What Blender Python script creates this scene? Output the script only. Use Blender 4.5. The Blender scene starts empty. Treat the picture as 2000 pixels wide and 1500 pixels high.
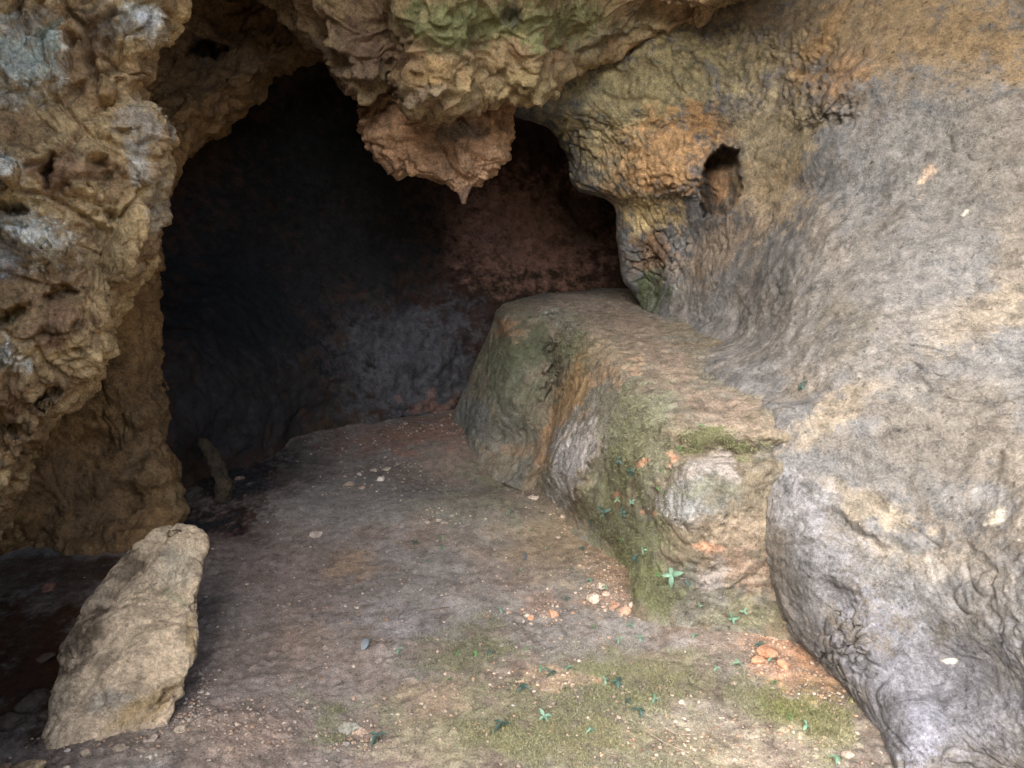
import bpy, math, random
import numpy as np

# ------------------------------------------------------------------ camera, light
R = math.radians
scn = bpy.context.scene
PITCH = R(13.13)
CAMZ = 1.6
cam = bpy.data.cameras.new('camera')
cam.sensor_width = 36.0; cam.lens = 27.0; cam.clip_start = 0.05; cam.clip_end = 500
camo = bpy.data.objects.new('camera', cam); scn.collection.objects.link(camo)
camo.location = (0, 0, CAMZ); camo.rotation_euler = (math.pi/2 - PITCH, 0, 0)
scn.camera = camo

SUN_EL, SUN_AZ = 42.0, 207.0      # azimuth: clockwise from +Y, the light comes from there
world = bpy.data.worlds.new('World'); scn.world = world; world.use_nodes = True
wn = world.node_tree
sky = wn.nodes.new('ShaderNodeTexSky'); sky.sky_type = 'NISHITA'; sky.sun_disc = False
sky.sun_elevation = R(SUN_EL); sky.sun_rotation = R(SUN_AZ); sky.air_density = 1.0; sky.dust_density = 3.0; sky.ozone_density = 0.7
wn.links.new(sky.outputs[0], wn.nodes['Background'].inputs[0])
wn.nodes['Background'].inputs[1].default_value = 0.15
sun = bpy.data.lights.new('sun', 'SUN'); sun.energy = 1.15; sun.angle = R(72); sun.color = (1.0, 0.98, 0.955)
suno = bpy.data.objects.new('sun', sun); scn.collection.objects.link(suno)
suno.rotation_euler = (R(90 - SUN_EL), 0, R(180 - SUN_AZ))
suno.location = (0, -3, 8)
scn.view_settings.view_transform = 'Standard'; scn.view_settings.look = 'None'
scn.view_settings.exposure = 2.38; scn.view_settings.gamma = 1.0
scn.cycles.max_bounces = 8; scn.cycles.diffuse_bounces = 5

# ------------------------------------------------------------------ maths helpers
F = 1500.0
cp, sp = math.cos(PITCH), math.sin(PITCH)
def K(px, py, d=None, z=None):
    """point seen at (px,py) of the 2000x1500 photo, at axis depth d or at height z"""
    px = np.asarray(px, float); py = np.asarray(py, float)
    dx = (px - 1000)/F; u = (750 - py)/F
    dy = cp + u*sp; dz = -sp + u*cp
    if d is None: d = (z - CAMZ)/dz
    return np.stack([dx*d, dy*d, CAMZ + dz*d], -1)
def proj(P):
    x, y, z = P[..., 0], P[..., 1], P[..., 2] - CAMZ
    d = y*cp - z*sp; u = y*sp + z*cp
    ds = np.where(d > 0.05, d, 0.05)
    return 1000 + F*x/ds, 750 - F*u/ds, d

def h3(i, j, k, s):
    with np.errstate(over='ignore'):
        n = (i.astype(np.uint32)*np.uint32(374761393) + j.astype(np.uint32)*np.uint32(668265263)
             + k.astype(np.uint32)*np.uint32(2147483647 - 1274126177) + np.uint32(s)*np.uint32(1442695041))
        n = (n ^ (n >> np.uint32(13)))*np.uint32(1274126177)
        n = (n ^ (n >> np.uint32(15)))*np.uint32(2246822519)
        return n ^ (n >> np.uint32(16))
_G = np.random.RandomState(3).normal(size=(256, 3)); _G /= np.linalg.norm(_G, axis=1)[:, None]
_G = _G.astype(np.float32)
def perlin(P, s=0):
    P = P.astype(np.float32)
    fl = np.floor(P); f = P - fl; I = fl.astype(np.int64)
    w = f*f*f*(f*(f*6 - 15) + 10)
    out = 0
    for a in (0, 1):
        for b in (0, 1):
            for c in (0, 1):
                g = _G[(h3(I[:, 0]+a, I[:, 1]+b, I[:, 2]+c, s) & np.uint32(255))]
                v = g[:, 0]*(f[:, 0]-a) + g[:, 1]*(f[:, 1]-b) + g[:, 2]*(f[:, 2]-c)
                out = out + v*(w[:, 0] if a else 1-w[:, 0])*(w[:, 1] if b else 1-w[:, 1])*(w[:, 2] if c else 1-w[:, 2])
    return out*1.6
def fbm(P, s=0, n=4, gain=.5, lac=2.1):
    out, a = 0, 1.0
    for i in range(n):
        out = out + a*perlin(P*(lac**i) + 17.3*i, s+i); a *= gain
    return out
def ridge(P, s=0, n=4, gain=.5, lac=2.1):
    out, a, nrm = 0, 1.0, 0
    for i in range(n):
        out = out + a*(1 - np.abs(perlin(P*(lac**i) + 9.1*i, s+i))*1.7); nrm += a; a *= gain
    return out/nrm
def billow(P, s=0, n=4, gain=.5, lac=2.1):
    out, a = 0, 1.0
    for i in range(n):
        out = out + a*(np.abs(perlin(P*(lac**i) + 5.7*i, s+i))*2 - .5); a *= gain
    return out
def worley(P, s=0):
    """F1 and F2 distances"""
    P = P.astype(np.float32); fl = np.floor(P); f = P - fl; I = fl.astype(np.int64)
    d1 = np.full(len(P), 9., np.float32); d2 = d1.copy()
    for a in (-1, 0, 1):
        for b in (-1, 0, 1):
            for c in (-1, 0, 1):
                h = h3(I[:, 0]+a, I[:, 1]+b, I[:, 2]+c, s)
                q = np.stack([(h & np.uint32(255)), (h >> np.uint32(8)) & np.uint32(255), (h >> np.uint32(16)) & np.uint32(255)], -1).astype(np.float32)/255
                d = np.sqrt(((q + np.array([a, b, c], np.float32) - f)**2).sum(1))
                m = d < d1
                d2 = np.where(m, d1, np.minimum(d2, d)); d1 = np.where(m, d, d1)
    return d1, d2
def sm(e0, e1, x):
    t = np.clip((x - e0)/(e1 - e0), 0, 1); return t*t*(3 - 2*t)

def hermite(C, axis, cnt, par):
    """cubic interpolation of control array C along axis; cnt = samples per segment, par = knots"""
    C = np.moveaxis(C, axis, 0); n = C.shape[0]
    T = np.zeros_like(C)
    dl = (C[1:] - C[:-1])/np.diff(par).reshape((-1,) + (1,)*(C.ndim-1))
    h = np.diff(par)
    for i in range(1, n-1):
        T[i] = (dl[i-1]*h[i] + dl[i]*h[i-1])/(h[i] + h[i-1])
    T[0] = dl[0]; T[-1] = dl[-1]
    out = []
    for i in range(n-1):
        t = np.arange(cnt[i])/cnt[i]
        if i == n-2: t = np.append(t, 1.0)
        t = t.reshape((-1,) + (1,)*(C.ndim-1))
        out.append((2*t**3-3*t**2+1)*C[i] + (t**3-2*t**2+t)*h[i]*T[i] + (-2*t**3+3*t**2)*C[i+1] + (t**3-t**2)*h[i]*T[i+1])
    return np.moveaxis(np.concatenate(out), 0, axis)
def net(rows, step=4.0, maxseg=140):
    """rows: list of lists of world points; returns a dense (R,C,3) grid"""
    C = np.array(rows, float)
    px, py, d = proj(C)
    inside = (px > -250) & (px < 2250) & (py > -250) & (py < 1750) & (d > .3)
    def counts(ax):
        dd = np.hypot(np.diff(px, axis=ax), np.diff(py, axis=ax))
        wd = np.linalg.norm(np.diff(C, axis=ax), axis=-1)*420     # metres count too, for what turns away from us
        L = np.maximum(np.minimum(dd, 3000), wd*.6)
        ins = (inside.take(range(0, C.shape[ax]-1), ax) | inside.take(range(1, C.shape[ax]), ax))
        L = np.where(ins, L/step, L/(step*6)).max(axis=1-ax)
        wl = np.linalg.norm(np.diff(C, axis=ax), axis=-1).mean(axis=1-ax)
        return np.clip(L.astype(int), 2, maxseg), np.concatenate([[0], np.cumsum(wl + .02)])
    c0, p0 = counts(0); c1, p1 = counts(1)
    return hermite(hermite(C, 0, c0, p0), 1, c1, p1)
def normals(G, wrap=False):
    if wrap:
        du = np.roll(G, -1, 1) - np.roll(G, 1, 1)
    else:
        du = np.gradient(G, axis=1)
    dv = np.gradient(G, axis=0)
    n = np.cross(du, dv); l = np.linalg.norm(n, axis=-1, keepdims=True); return n/np.maximum(l, 1e-9)

# ------------------------------------------------------------------ mesh and colour
SURF = []      # every rock surface, for setting small things on it
def mesh_from(name, V, Fq, mat, col=None, smooth=True, wet=None):
    me = bpy.data.meshes.new(name)
    V = np.ascontiguousarray(V, dtype=np.float32); Fq = np.ascontiguousarray(Fq, dtype=np.int32)
    k = Fq.shape[1]
    me.vertices.add(len(V)); me.vertices.foreach_set('co', V.ravel())
    me.loops.add(Fq.size); me.loops.foreach_set('vertex_index', Fq.ravel())
    me.polygons.add(len(Fq)); me.polygons.foreach_set('loop_start', np.arange(0, Fq.size, k, dtype=np.int32))
    if smooth: me.polygons.foreach_set('use_smooth', np.ones(len(Fq), bool))
    me.update(calc_edges=True); me.validate()
    if col is not None:
        a = me.color_attributes.new('Col', 'FLOAT_COLOR', 'POINT')
        c4 = np.ones((len(V), 4), np.float32); c4[:, :3] = col
        a.data.foreach_set('color', c4.ravel())
    me.materials.append(mat)
    o = bpy.data.objects.new(name, me); scn.collection.objects.link(o)
    return o
def grid_faces(r, c, wrap=False, flip=False):
    i = np.arange(r-1)[:, None]; j = np.arange(c if wrap else c-1)[None, :]
    jn = (j+1) % c
    f = np.stack([i*c+j, i*c+jn, (i+1)*c+jn, (i+1)*c+j], -1).reshape(-1, 4)
    return f[:, ::-1] if flip else f
def tag(o, label=None, cat=None, group=None, kind=None):
    if label: o['label'] = label
    if cat: o['category'] = cat
    if group: o['group'] = group
    if kind: o['kind'] = kind
    return o
def toward_cam(G, N):
    """turn the normals to the side of the surface the camera is on"""
    v = np.array([0, 0, CAMZ]) - G
    px, py, d = proj(G)
    ok = (d > .3) & (px > 0) & (px < 2000) & (py > 0) & (py < 1500)
    s = (N*v).sum(-1)
    s = s[ok].sum() if ok.any() else s.sum()
    return (N, False) if s > 0 else (-N, True)

def C(*a): return np.array(a, float)
# base colours of rock, soil and growth, plus one painted shade tone
OCHRE = C(.300, .200, .090); TAN = C(.330, .245, .150); BROWN = C(.190, .115, .062); GREY = C(.290, .265, .235)
BLUEG = C(.300, .300, .310); PALE = C(.68, .63, .51); MOSS = C(.130, .142, .075); DMOSS = C(.070, .085, .042)
PINK = C(.470, .260, .165); DUST = C(.245, .195, .150); REDB = C(.150, .080, .055); ORANGE = C(.360, .205, .085)
LICHEN = C(.44, .52, .43); HOLE_SHADE = C(.050, .047, .045); GG = C(.200, .205, .175); EARTH = C(.230, .160, .115)  # near-black tone is painted shade for a hole in the left wall
def paint(P, base, second, patches=(), seed=0, sc=2.0, var=.18):
    """base colours with ragged patches; patches = (px,py,rx,ry,angle,colour,strength)"""
    px, py, d = proj(P)
    n1 = fbm(P*sc, seed+50, 5, .55)
    n2 = fbm(P*sc*5, seed+60, 4, .6)
    n3 = fbm(P*sc*20, seed+70, 3, .6)
    m = sm(-.35, .35, n1 + .35*n2)[:, None]
    col = base*(1-m) + second*m
    wx = px + 26*fbm(P*6, seed+80, 3); wy = py + 26*fbm(P*6 + 40, seed+81, 3)
    for (x, y, rx, ry, ang, c, st) in patches:
        ca, sa = math.cos(R(ang)), math.sin(R(ang))
        u = ((wx-x)*ca + (wy-y)*sa)/rx; v = (-(wx-x)*sa + (wy-y)*ca)/ry
        r = np.sqrt(u*u + v*v)
        k = np.clip(1.15 - r, 0, 1)
        k = sm(.08, .95, k*1.15 + (.45*n2 + .32*n3)*sm(0, .25, k))*st
        k = np.where(d > .2, k, 0)[:, None]
        col = col*(1-k) + c*k
    col = col*(1 + var*(n2*.8 + n3*.7))[:, None]
    return np.clip(col, .008, .8)

def rough(G, N, spec, seed=0, wrap=False):
    """natural relief: spec = list of (kind, amplitude m, size m, octaves, squash)"""
    P = G.reshape(-1, 3)
    W = P + .10*np.stack([fbm(P*2.2, 91, 2), fbm(P*2.2, 92, 2), fbm(P*2.2, 93, 2)], -1)
    D = np.zeros(len(P))
    for i, (kind, amp, size, octv, sq) in enumerate(spec):
        Q = W/size*np.array(sq if sq else (1, 1, 1))
        if kind == 'fbm': v = fbm(Q, seed+i*7, octv)
        elif kind == 'ridge': v = ridge(Q, seed+i*7, octv) - .6
        elif kind == 'billow': v = billow(Q, seed+i*7, octv)
        elif kind == 'pit':
            d1, d2 = worley(Q, seed+i*7); v = -sm(.42, .12, d1)
            v = v*sm(-.1, .35, fbm(P*2.5, seed+i+31, 2))
        elif kind == 'knob':
            d1, d2 = worley(Q, seed+i*7); v = .5 - d1
        elif kind == 'plate':      # broken, stepped faces
            d1, d2 = worley(Q, seed+i*7); v = sm(0, .12, d2-d1)-1 + .5*(.5-d1)
        elif kind == 'strata':
            t = W[:, 2]/size + .35*W[:, 0]/size + .8*fbm(P*1.3, seed+9, 3)
            fr = t - np.floor(t); v = sm(0, .25, fr) - sm(.25, 1.0, fr) - .3
            v = v*sm(-.3, .3, fbm(P*1.6, seed+19, 2))
        elif kind == 'crack':
            q = fbm(Q, seed+i*7, 4, .55); v = -np.exp(-(q/.035)**2)*sm(-.1, .3, fbm(P*1.1+7, seed+i+3, 2))
        D += amp*v
    return G + N*D.reshape(G.shape[:2])[..., None]

def push(G, items):
    """local bulges (negative = hollow): (px,py,rx,ry,angle,metres,sharpness) moved along the line of sight"""
    px, py, d = proj(G); P = G.reshape(-1, 3)
    sh = px.shape
    nx = (17*fbm(P*7, 301, 5, .62)).reshape(sh); ny = (17*fbm(P*7+9, 302, 5, .62)).reshape(sh)
    ray = (G - np.array([0, 0, CAMZ])); ray /= np.maximum(np.linalg.norm(ray, axis=-1, keepdims=True), 1e-6)
    for (x, y, rx, ry, ang, amt, shp) in items:
        ca, sa = math.cos(R(ang)), math.sin(R(ang))
        qx, qy = px+nx-x, py+ny-y
        r = np.hypot((qx*ca+qy*sa)/rx, (-qx*sa+qy*ca)/ry)
        w = sm(1.0, shp, r)*(d > .2)
        G = G - ray*(amt*w)[..., None]
    return G

def sheet(name, rows, mat, spec, base, second, patches=(), seed=0, step=4.0, items=(), sc=2.0, var=.18, pre=None, post=None):
    G = net(rows, step)
    N, flip = toward_cam(G, normals(G))
    if items: G = push(G, items)
    G = rough(G, N, spec, seed)
    if post: G = post(G)
    P = G.reshape(-1, 3)
    col = paint(P, base, second, patches, seed, sc, var)
    o = mesh_from(name, P, grid_faces(G.shape[0], G.shape[1], flip=not flip), mat, col)
    N2, _ = toward_cam(G, normals(G))
    SURF.append((P, N2.reshape(-1, 3), col, name))
    return o

# ------------------------------------------------------------------ materials
def rock_material(name, bump=.6, fine=70., pits=.5, rough_=.92, speck=0.0, grit=1.0, blotch=.3):
    m = bpy.data.materials.new(name); m.use_nodes = True
    t = m.node_tree; n = t.nodes; L = t.links
    b = n['Principled BSDF']; b.inputs['Roughness'].default_value = rough_
    b.inputs['Specular IOR Level'].default_value = .25
    at = n.new('ShaderNodeVertexColor'); at.layer_name = 'Col'
    geo = n.new('ShaderNodeNewGeometry')
    def noise(scale, det=8, ro=.6, dist=0.0, typ='FBM'):
        x = n.new('ShaderNodeTexNoise'); x.inputs['Scale'].default_value = scale; x.inputs['Detail'].default_value = det
        x.inputs['Roughness'].default_value = ro; x.inputs['Distortion'].default_value = dist
        L.new(geo.outputs['Position'], x.inputs['Vector']); return x.outputs['Fac']
    def math_(op, a, b_=None, c=None):
        x = n.new('ShaderNodeMath'); x.operation = op
        for i, v in enumerate((a, b_, c)):
            if v is None: continue
            if isinstance(v, (int, float)): x.inputs[i].default_value = v
            else: L.new(v, x.inputs[i])
        return x.outputs[0]
    def vor(scale, feat='F1'):
        x = n.new('ShaderNodeTexVoronoi'); x.feature = feat; x.inputs['Scale'].default_value = scale
        L.new(warp, x.inputs['Vector']); return x
    wn_ = n.new('ShaderNodeTexNoise'); wn_.inputs['Scale'].default_value = fine*.4; wn_.inputs['Detail'].default_value = 3
    L.new(geo.outputs['Position'], wn_.inputs['Vector'])
    vs = n.new('ShaderNodeVectorMath'); vs.operation = 'MULTIPLY_ADD'
    L.new(wn_.outputs['Color'], vs.inputs[0]); vs.inputs[1].default_value = (.035,)*3; L.new(geo.outputs['Position'], vs.inputs[2])
    warp = vs.outputs[0]
    n1 = noise(fine*.28, 9, .68, .4); n2 = noise(fine*1.6, 6, .7); n3 = noise(6, 5, .6)
    v1 = vor(fine*.55); n4 = noise(fine*4.2, 3, .7)
    pit = math_('MULTIPLY', math_('SMOOTH_MIN', v1.outputs['Distance'], .35, .1), pits)
    hgt = math_('ADD', math_('ADD', math_('MULTIPLY', n1, .7), math_('MULTIPLY', n2, .45)), math_('ADD', pit, math_('MULTIPLY', n4, .16)))
    bp = n.new('ShaderNodeBump'); bp.inputs['Strength'].default_value = bump; bp.inputs['Distance'].default_value = .013
    L.new(hgt, bp.inputs['Height']); L.new(bp.outputs[0], b.inputs['Normal'])
    # grain of the stone in the colour
    mod = math_('ADD', math_('MULTIPLY', math_('SUBTRACT', n1, .5), 1.7), math_('MULTIPLY', math_('SUBTRACT', n2, .5), 2.1*grit))
    mod = math_('ADD', mod, math_('MULTIPLY', math_('SUBTRACT', n4, .5), 1.5*grit))
    mod = math_('ADD', mod, math_('MULTIPLY', math_('SUBTRACT', n3, .5), .35))
    f = math_('MAXIMUM', math_('ADD', mod, 1.0), .25)
    mx = n.new('ShaderNodeVectorMath'); mx.operation = 'SCALE'; L.new(at.outputs[0], mx.inputs[0]); L.new(f, mx.inputs['Scale'])
    colr = mx.outputs[0]
    n5 = noise(13, 12, .78, .3)
    mr = n.new('ShaderNodeMapRange'); mr.interpolation_type = 'SMOOTHSTEP'; L.new(n5, mr.inputs[0])
    mr.inputs[1].default_value = .41; mr.inputs[2].default_value = .53; mr.inputs[3].default_value = 1 - blotch; mr.inputs[4].default_value = 1 + blotch*.3
    v3 = vor(fine*.33); sep3 = n.new('ShaderNodeSeparateColor'); L.new(v3.outputs['Color'], sep3.inputs[0])
    sp = math_('MULTIPLY', math_('LESS_THAN', v3.outputs['Distance'], .17), math_('LESS_THAN', sep3.outputs[0], .30))
    bl = math_('MULTIPLY', mr.outputs[0], math_('SUBTRACT', 1.0, math_('MULTIPLY', sp, .45)))
    mb = n.new('ShaderNodeVectorMath'); mb.operation = 'SCALE'; L.new(colr, mb.inputs[0]); L.new(bl, mb.inputs['Scale']); colr = mb.outputs[0]
    # pale and dark flecks
    v2 = vor(fine*.9); fl = math_('LESS_THAN', v2.outputs['Distance'], .16)
    sel = n.new('ShaderNodeSeparateColor'); L.new(v2.outputs['Color'], sel.inputs[0])
    pale = math_('MULTIPLY', fl, math_('GREATER_THAN', sel.outputs[0], .86 - speck))
    dark = math_('MULTIPLY', fl, math_('LESS_THAN', sel.outputs[0], .16))
    g_ = math_('ADD', math_('ADD', math_('MULTIPLY', pale, .55), 1.0), math_('MULTIPLY', dark, -.5))
    m2 = n.new('ShaderNodeVectorMath'); m2.operation = 'SCALE'; L.new(colr, m2.inputs[0]); L.new(g_, m2.inputs['Scale'])
    L.new(m2.outputs[0], b.inputs['Base Color'])
    return m
M_rock = rock_material('weathered_limestone', .9, 60, .7, blotch=.30)
M_wall = rock_material('dusty_rock', .65, 75, .5, grit=1.0, blotch=.26)
M_soil = rock_material('packed_earth', .55, 95, .35, .96, .06, grit=1.3, blotch=.20)
M_stone = rock_material('loose_stone', .6, 80, .4)

# ------------------------------------------------------------------ ground
def ground_z(x, y):
    P = np.stack([x, y, np.zeros_like(x)], -1)
    z = .045*fbm(P*.8, 5, 2) + .008*fbm(P*3.0, 6, 3) + .005*fbm(P*12, 7, 4)
    z += .10*np.exp(-(((x+.1)/.55)**2 + ((y-3.9)/.35)**2))*0
    # slightly sunken hollow in front of the ledge's foot, with a low lip towards us
    z -= .06*np.exp(-(((x+.25)/.55)**2 + ((y-4.55)/.38)**2))
    z += .04*np.exp(-(((x+.05)/.6)**2 + ((y-3.95)/.25)**2))
    z -= .03*sm(4.20, 4.34, y + .06*perlin(P*3, 9))*sm(5.0, 4.5, y)*sm(-.75, -.35, x)*sm(.6, .3, x)
    # a hump of soil on the left by the slab's toe and one near the camera
    z += .05*np.exp(-(((x+1.0)/.35)**2 + ((y-1.9)/.25)**2))
    return z - .02
gx = np.concatenate([np.linspace(-2400, -300, 24), np.arange(-290, 2300, 4.), np.linspace(2320, 5000, 24)])
gy = np.concatenate([np.array([640, 680, 715.]), np.arange(735, 1620, 3.0), np.linspace(1640, 3400, 40)])
PX, PY = np.meshgrid(gx, gy)
Gf = K(PX, PY, z=0)
X, Y = Gf[..., 0], Gf[..., 1]
# outer rings so that the sheet reaches far away on every side
def ring(y0, y1, n): return np.linspace(y0, y1, n)
Z = ground_z(X.ravel(), Y.ravel()).reshape(X.shape)
Gf = np.stack([X, Y, Z], -1)
P = Gf.reshape(-1, 3)
W = P
d1, d2 = worley(P*22, 4)
peb = sm(.0, .5, fbm(P*1.7, 44, 3))
P2 = P.copy(); P2[:, 2] += .010*peb*sm(.45, .1, d1) + .004*fbm(P*45, 8, 3)
gpatch = [
 # grey packed floor, mossy carpet right of centre, pink crumbly soil, ochre spots
 (800, 1180, 420, 150, 10, C(.215, .195, .180), .85), (640, 1400, 320, 190, 0, C(.260, .205, .175), .8),
 (720, 900, 320, 110, 0, C(.15, .135, .12), .95),(500, 1130, 260, 130, 0, C(.19, .14, .115), .8),
 (900, 835, 210, 40, -8, REDB*1.5, .9), (760, 850, 160, 40, -10, REDB*1.3, .8), (930, 900, 130, 45, 0, C(.24,.17,.12), .8),
 (1000, 1400, 420, 110, -4, MOSS*1.25, .85), (900, 1270, 130, 70, -10, MOSS, .9), (1200, 1460, 500, 90, 0, C(.23,.235,.13), .7),
 (1300, 1330, 330, 80, 8, MOSS*1.3, .8), (1580, 1400, 120, 110, 40, C(.16,.19,.06), .9), (640, 1400, 80, 30, 40, MOSS, .7),
 (1120, 1060, 240, 90, 10, C(.25, .20, .12), .8), (960, 990, 190, 40, 0, C(.16,.165,.12), .85), (990, 925, 150, 26, -4, DMOSS*1.3, .9),
 (1180, 1180, 90, 26, 10, PINK*.8, .5), (1060, 1175, 70, 22, 0, PINK*.7, .5), (1210, 1100, 80, 90, 40, C(.33,.22,.15), .8),
 (1520, 1270, 110, 70, 50, PINK, .9), (1600, 1330, 70, 60, 50, PINK*.95, .7), (1080, 1325, 130, 22, 5, C(.44,.30,.20), .8),
 (1200, 1250, 230, 40, 0, C(.26,.25,.245), .7), (1350, 1400, 160, 50, 0, C(.33,.30,.27), .6), (1530, 1460, 160, 60, 0, C(.42,.36,.30), .6),
 (680, 1110, 70, 40, 0, C(.34, .22, .12), .7), (590, 1250, 60, 70, 70, C(.36, .25, .17), .55), (470, 1440, 120, 70, 0, C(.38, .27, .20), .7),
 (330, 1440, 170, 60, -10, C(.33,.26,.19), .7), (840, 1370, 80, 60, 0, C(.30,.20,.14), .6), (820, 1220, 120, 50, 0, C(.24, .245, .26), .6),
 (790, 1470, 160, 60, 0, C(.30,.24,.18), .6),
]
gpatch = [(500, 920, 220, 80, -20, C(.06, .043, .034), 1.7), (410, 1020, 150, 80, 0, C(.06,.043,.034), 1.5), (60, 1290, 210, 230, 10, C(.085, .06, .043), 1.3), (150, 1120, 260, 50, 0, C(.085, .06, .043), 1.2)] + [(a_, b_, c_, d_, e_, f_, g_*.64) for (a_, b_, c_, d_, e_, f_, g_) in gpatch]  # leading dark patches paint shade into the left and back-left floor
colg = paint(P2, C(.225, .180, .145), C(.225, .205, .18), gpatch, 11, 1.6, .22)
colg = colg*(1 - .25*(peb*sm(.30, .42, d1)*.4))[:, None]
nr, nc = Gf.shape[:2]
V = list(P2); fq = grid_faces(nr, nc)
# far apron: an outer frame of vertices joined to the sheet's rim
rim = np.concatenate([np.arange(nc), nc-1 + nc*np.arange(1, nr), (nr-1)*nc + np.arange(nc-2, -1, -1), nc*np.arange(nr-2, 0, -1)])
rp = P2[rim]; cen = np.array([0, 3., 0]); rings = []
for s_, zz in ((1.5, -.05), (4, -.1), (14, -.3)):
    q = cen + (rp - cen)/np.maximum(np.linalg.norm((rp-cen)[:, :2], axis=1, keepdims=True), .1)*(s_*4 + np.linalg.norm((rp-cen)[:, :2], axis=1, keepdims=True)*.3)
    q[:, 2] = zz; rings.append(q)
VV = np.concatenate([P2] + rings); nb = len(P2); m_ = len(rim); fl = [fq]
prev = rim
for k_ in range(3):
    cur = nb + k_*m_ + np.arange(m_)
    fl.append(np.stack([prev, np.roll(prev, -1), np.roll(cur, -1), cur], -1)[:, ::-1]); prev = cur
cc = np.concatenate([colg] + [np.tile(C(.34, .29, .21), (m_, 1))]*3)
fa = np.concatenate(fl)
v0, v1_, v2_ = VV[fq[5000][0]], VV[fq[5000][1]], VV[fq[5000][2]]
if np.cross(v1_-v0, v2_-v0)[2] < 0: fa = fa[:, ::-1]
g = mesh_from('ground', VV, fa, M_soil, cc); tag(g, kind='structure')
Nf = normals(np.stack([X, Y, P2[:, 2].reshape(X.shape)], -1)); Nf = np.where(Nf[..., 2:] < 0, -Nf, Nf)
SURF.append((P2, Nf.reshape(-1, 3), colg, 'ground'))

# ------------------------------------------------------------------ rear chamber
plan = [(-3.0, 3.3), (-2.4, 3.7), (-1.98, 4.0), (-1.80, 4.4), (-1.72, 4.85), (-1.50, 5.3), (-1.15, 5.6), (-.45, 6.05), (.5, 6.5), (1.5, 6.5), (2.4, 5.8), (2.9, 4.6)]
ctr = np.array([-.3, 3.9])
rows = []
for z_, k_, o_ in ((-.3, 1.04, 0), (0, 1.0, 0), (.45, .985, 0), (.9, 1.02, .2), (1.4, 1.04, .7), (1.9, 1.02, 1.0), (2.4, .95, 1.0), (2.9, .80, .8), (3.3, .58, .5), (3.5, .3, .2), (3.6, .02, 0)):
    r_ = []
    for i_, (x_, y_) in enumerate(plan):
        w_ = o_*max(0, 1 - max(0, i_-3)/4)
        q = ctr + (np.array([x_, y_]) - ctr)*k_; r_.append((q[0] - w_, q[1] + .5*w_, z_))
    rows.append(r_)
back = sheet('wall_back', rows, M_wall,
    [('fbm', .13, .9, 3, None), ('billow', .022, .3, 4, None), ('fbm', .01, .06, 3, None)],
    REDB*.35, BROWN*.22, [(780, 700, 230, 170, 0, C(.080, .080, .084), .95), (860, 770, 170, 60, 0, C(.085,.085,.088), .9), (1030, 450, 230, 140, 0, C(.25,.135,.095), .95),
     (1150, 400, 60, 120, 20, C(.10,.075,.06), .5), (640, 330, 300, 240, 0, C(.016,.015,.014), 1.1), (480, 600, 280, 340, 0, C(.016,.015,.015), 1.1), (700, 480, 200, 140, 0, C(.016,.015,.015), 1.1), (450, 800, 220, 130, 0, C(.025,.023,.022), 1.1), (860, 790, 90, 14, 0, REDB*1.4, .7)],  # near-black patches paint the chamber's darkness into the wall colour
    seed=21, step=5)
tag(back, kind='structure')

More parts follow.
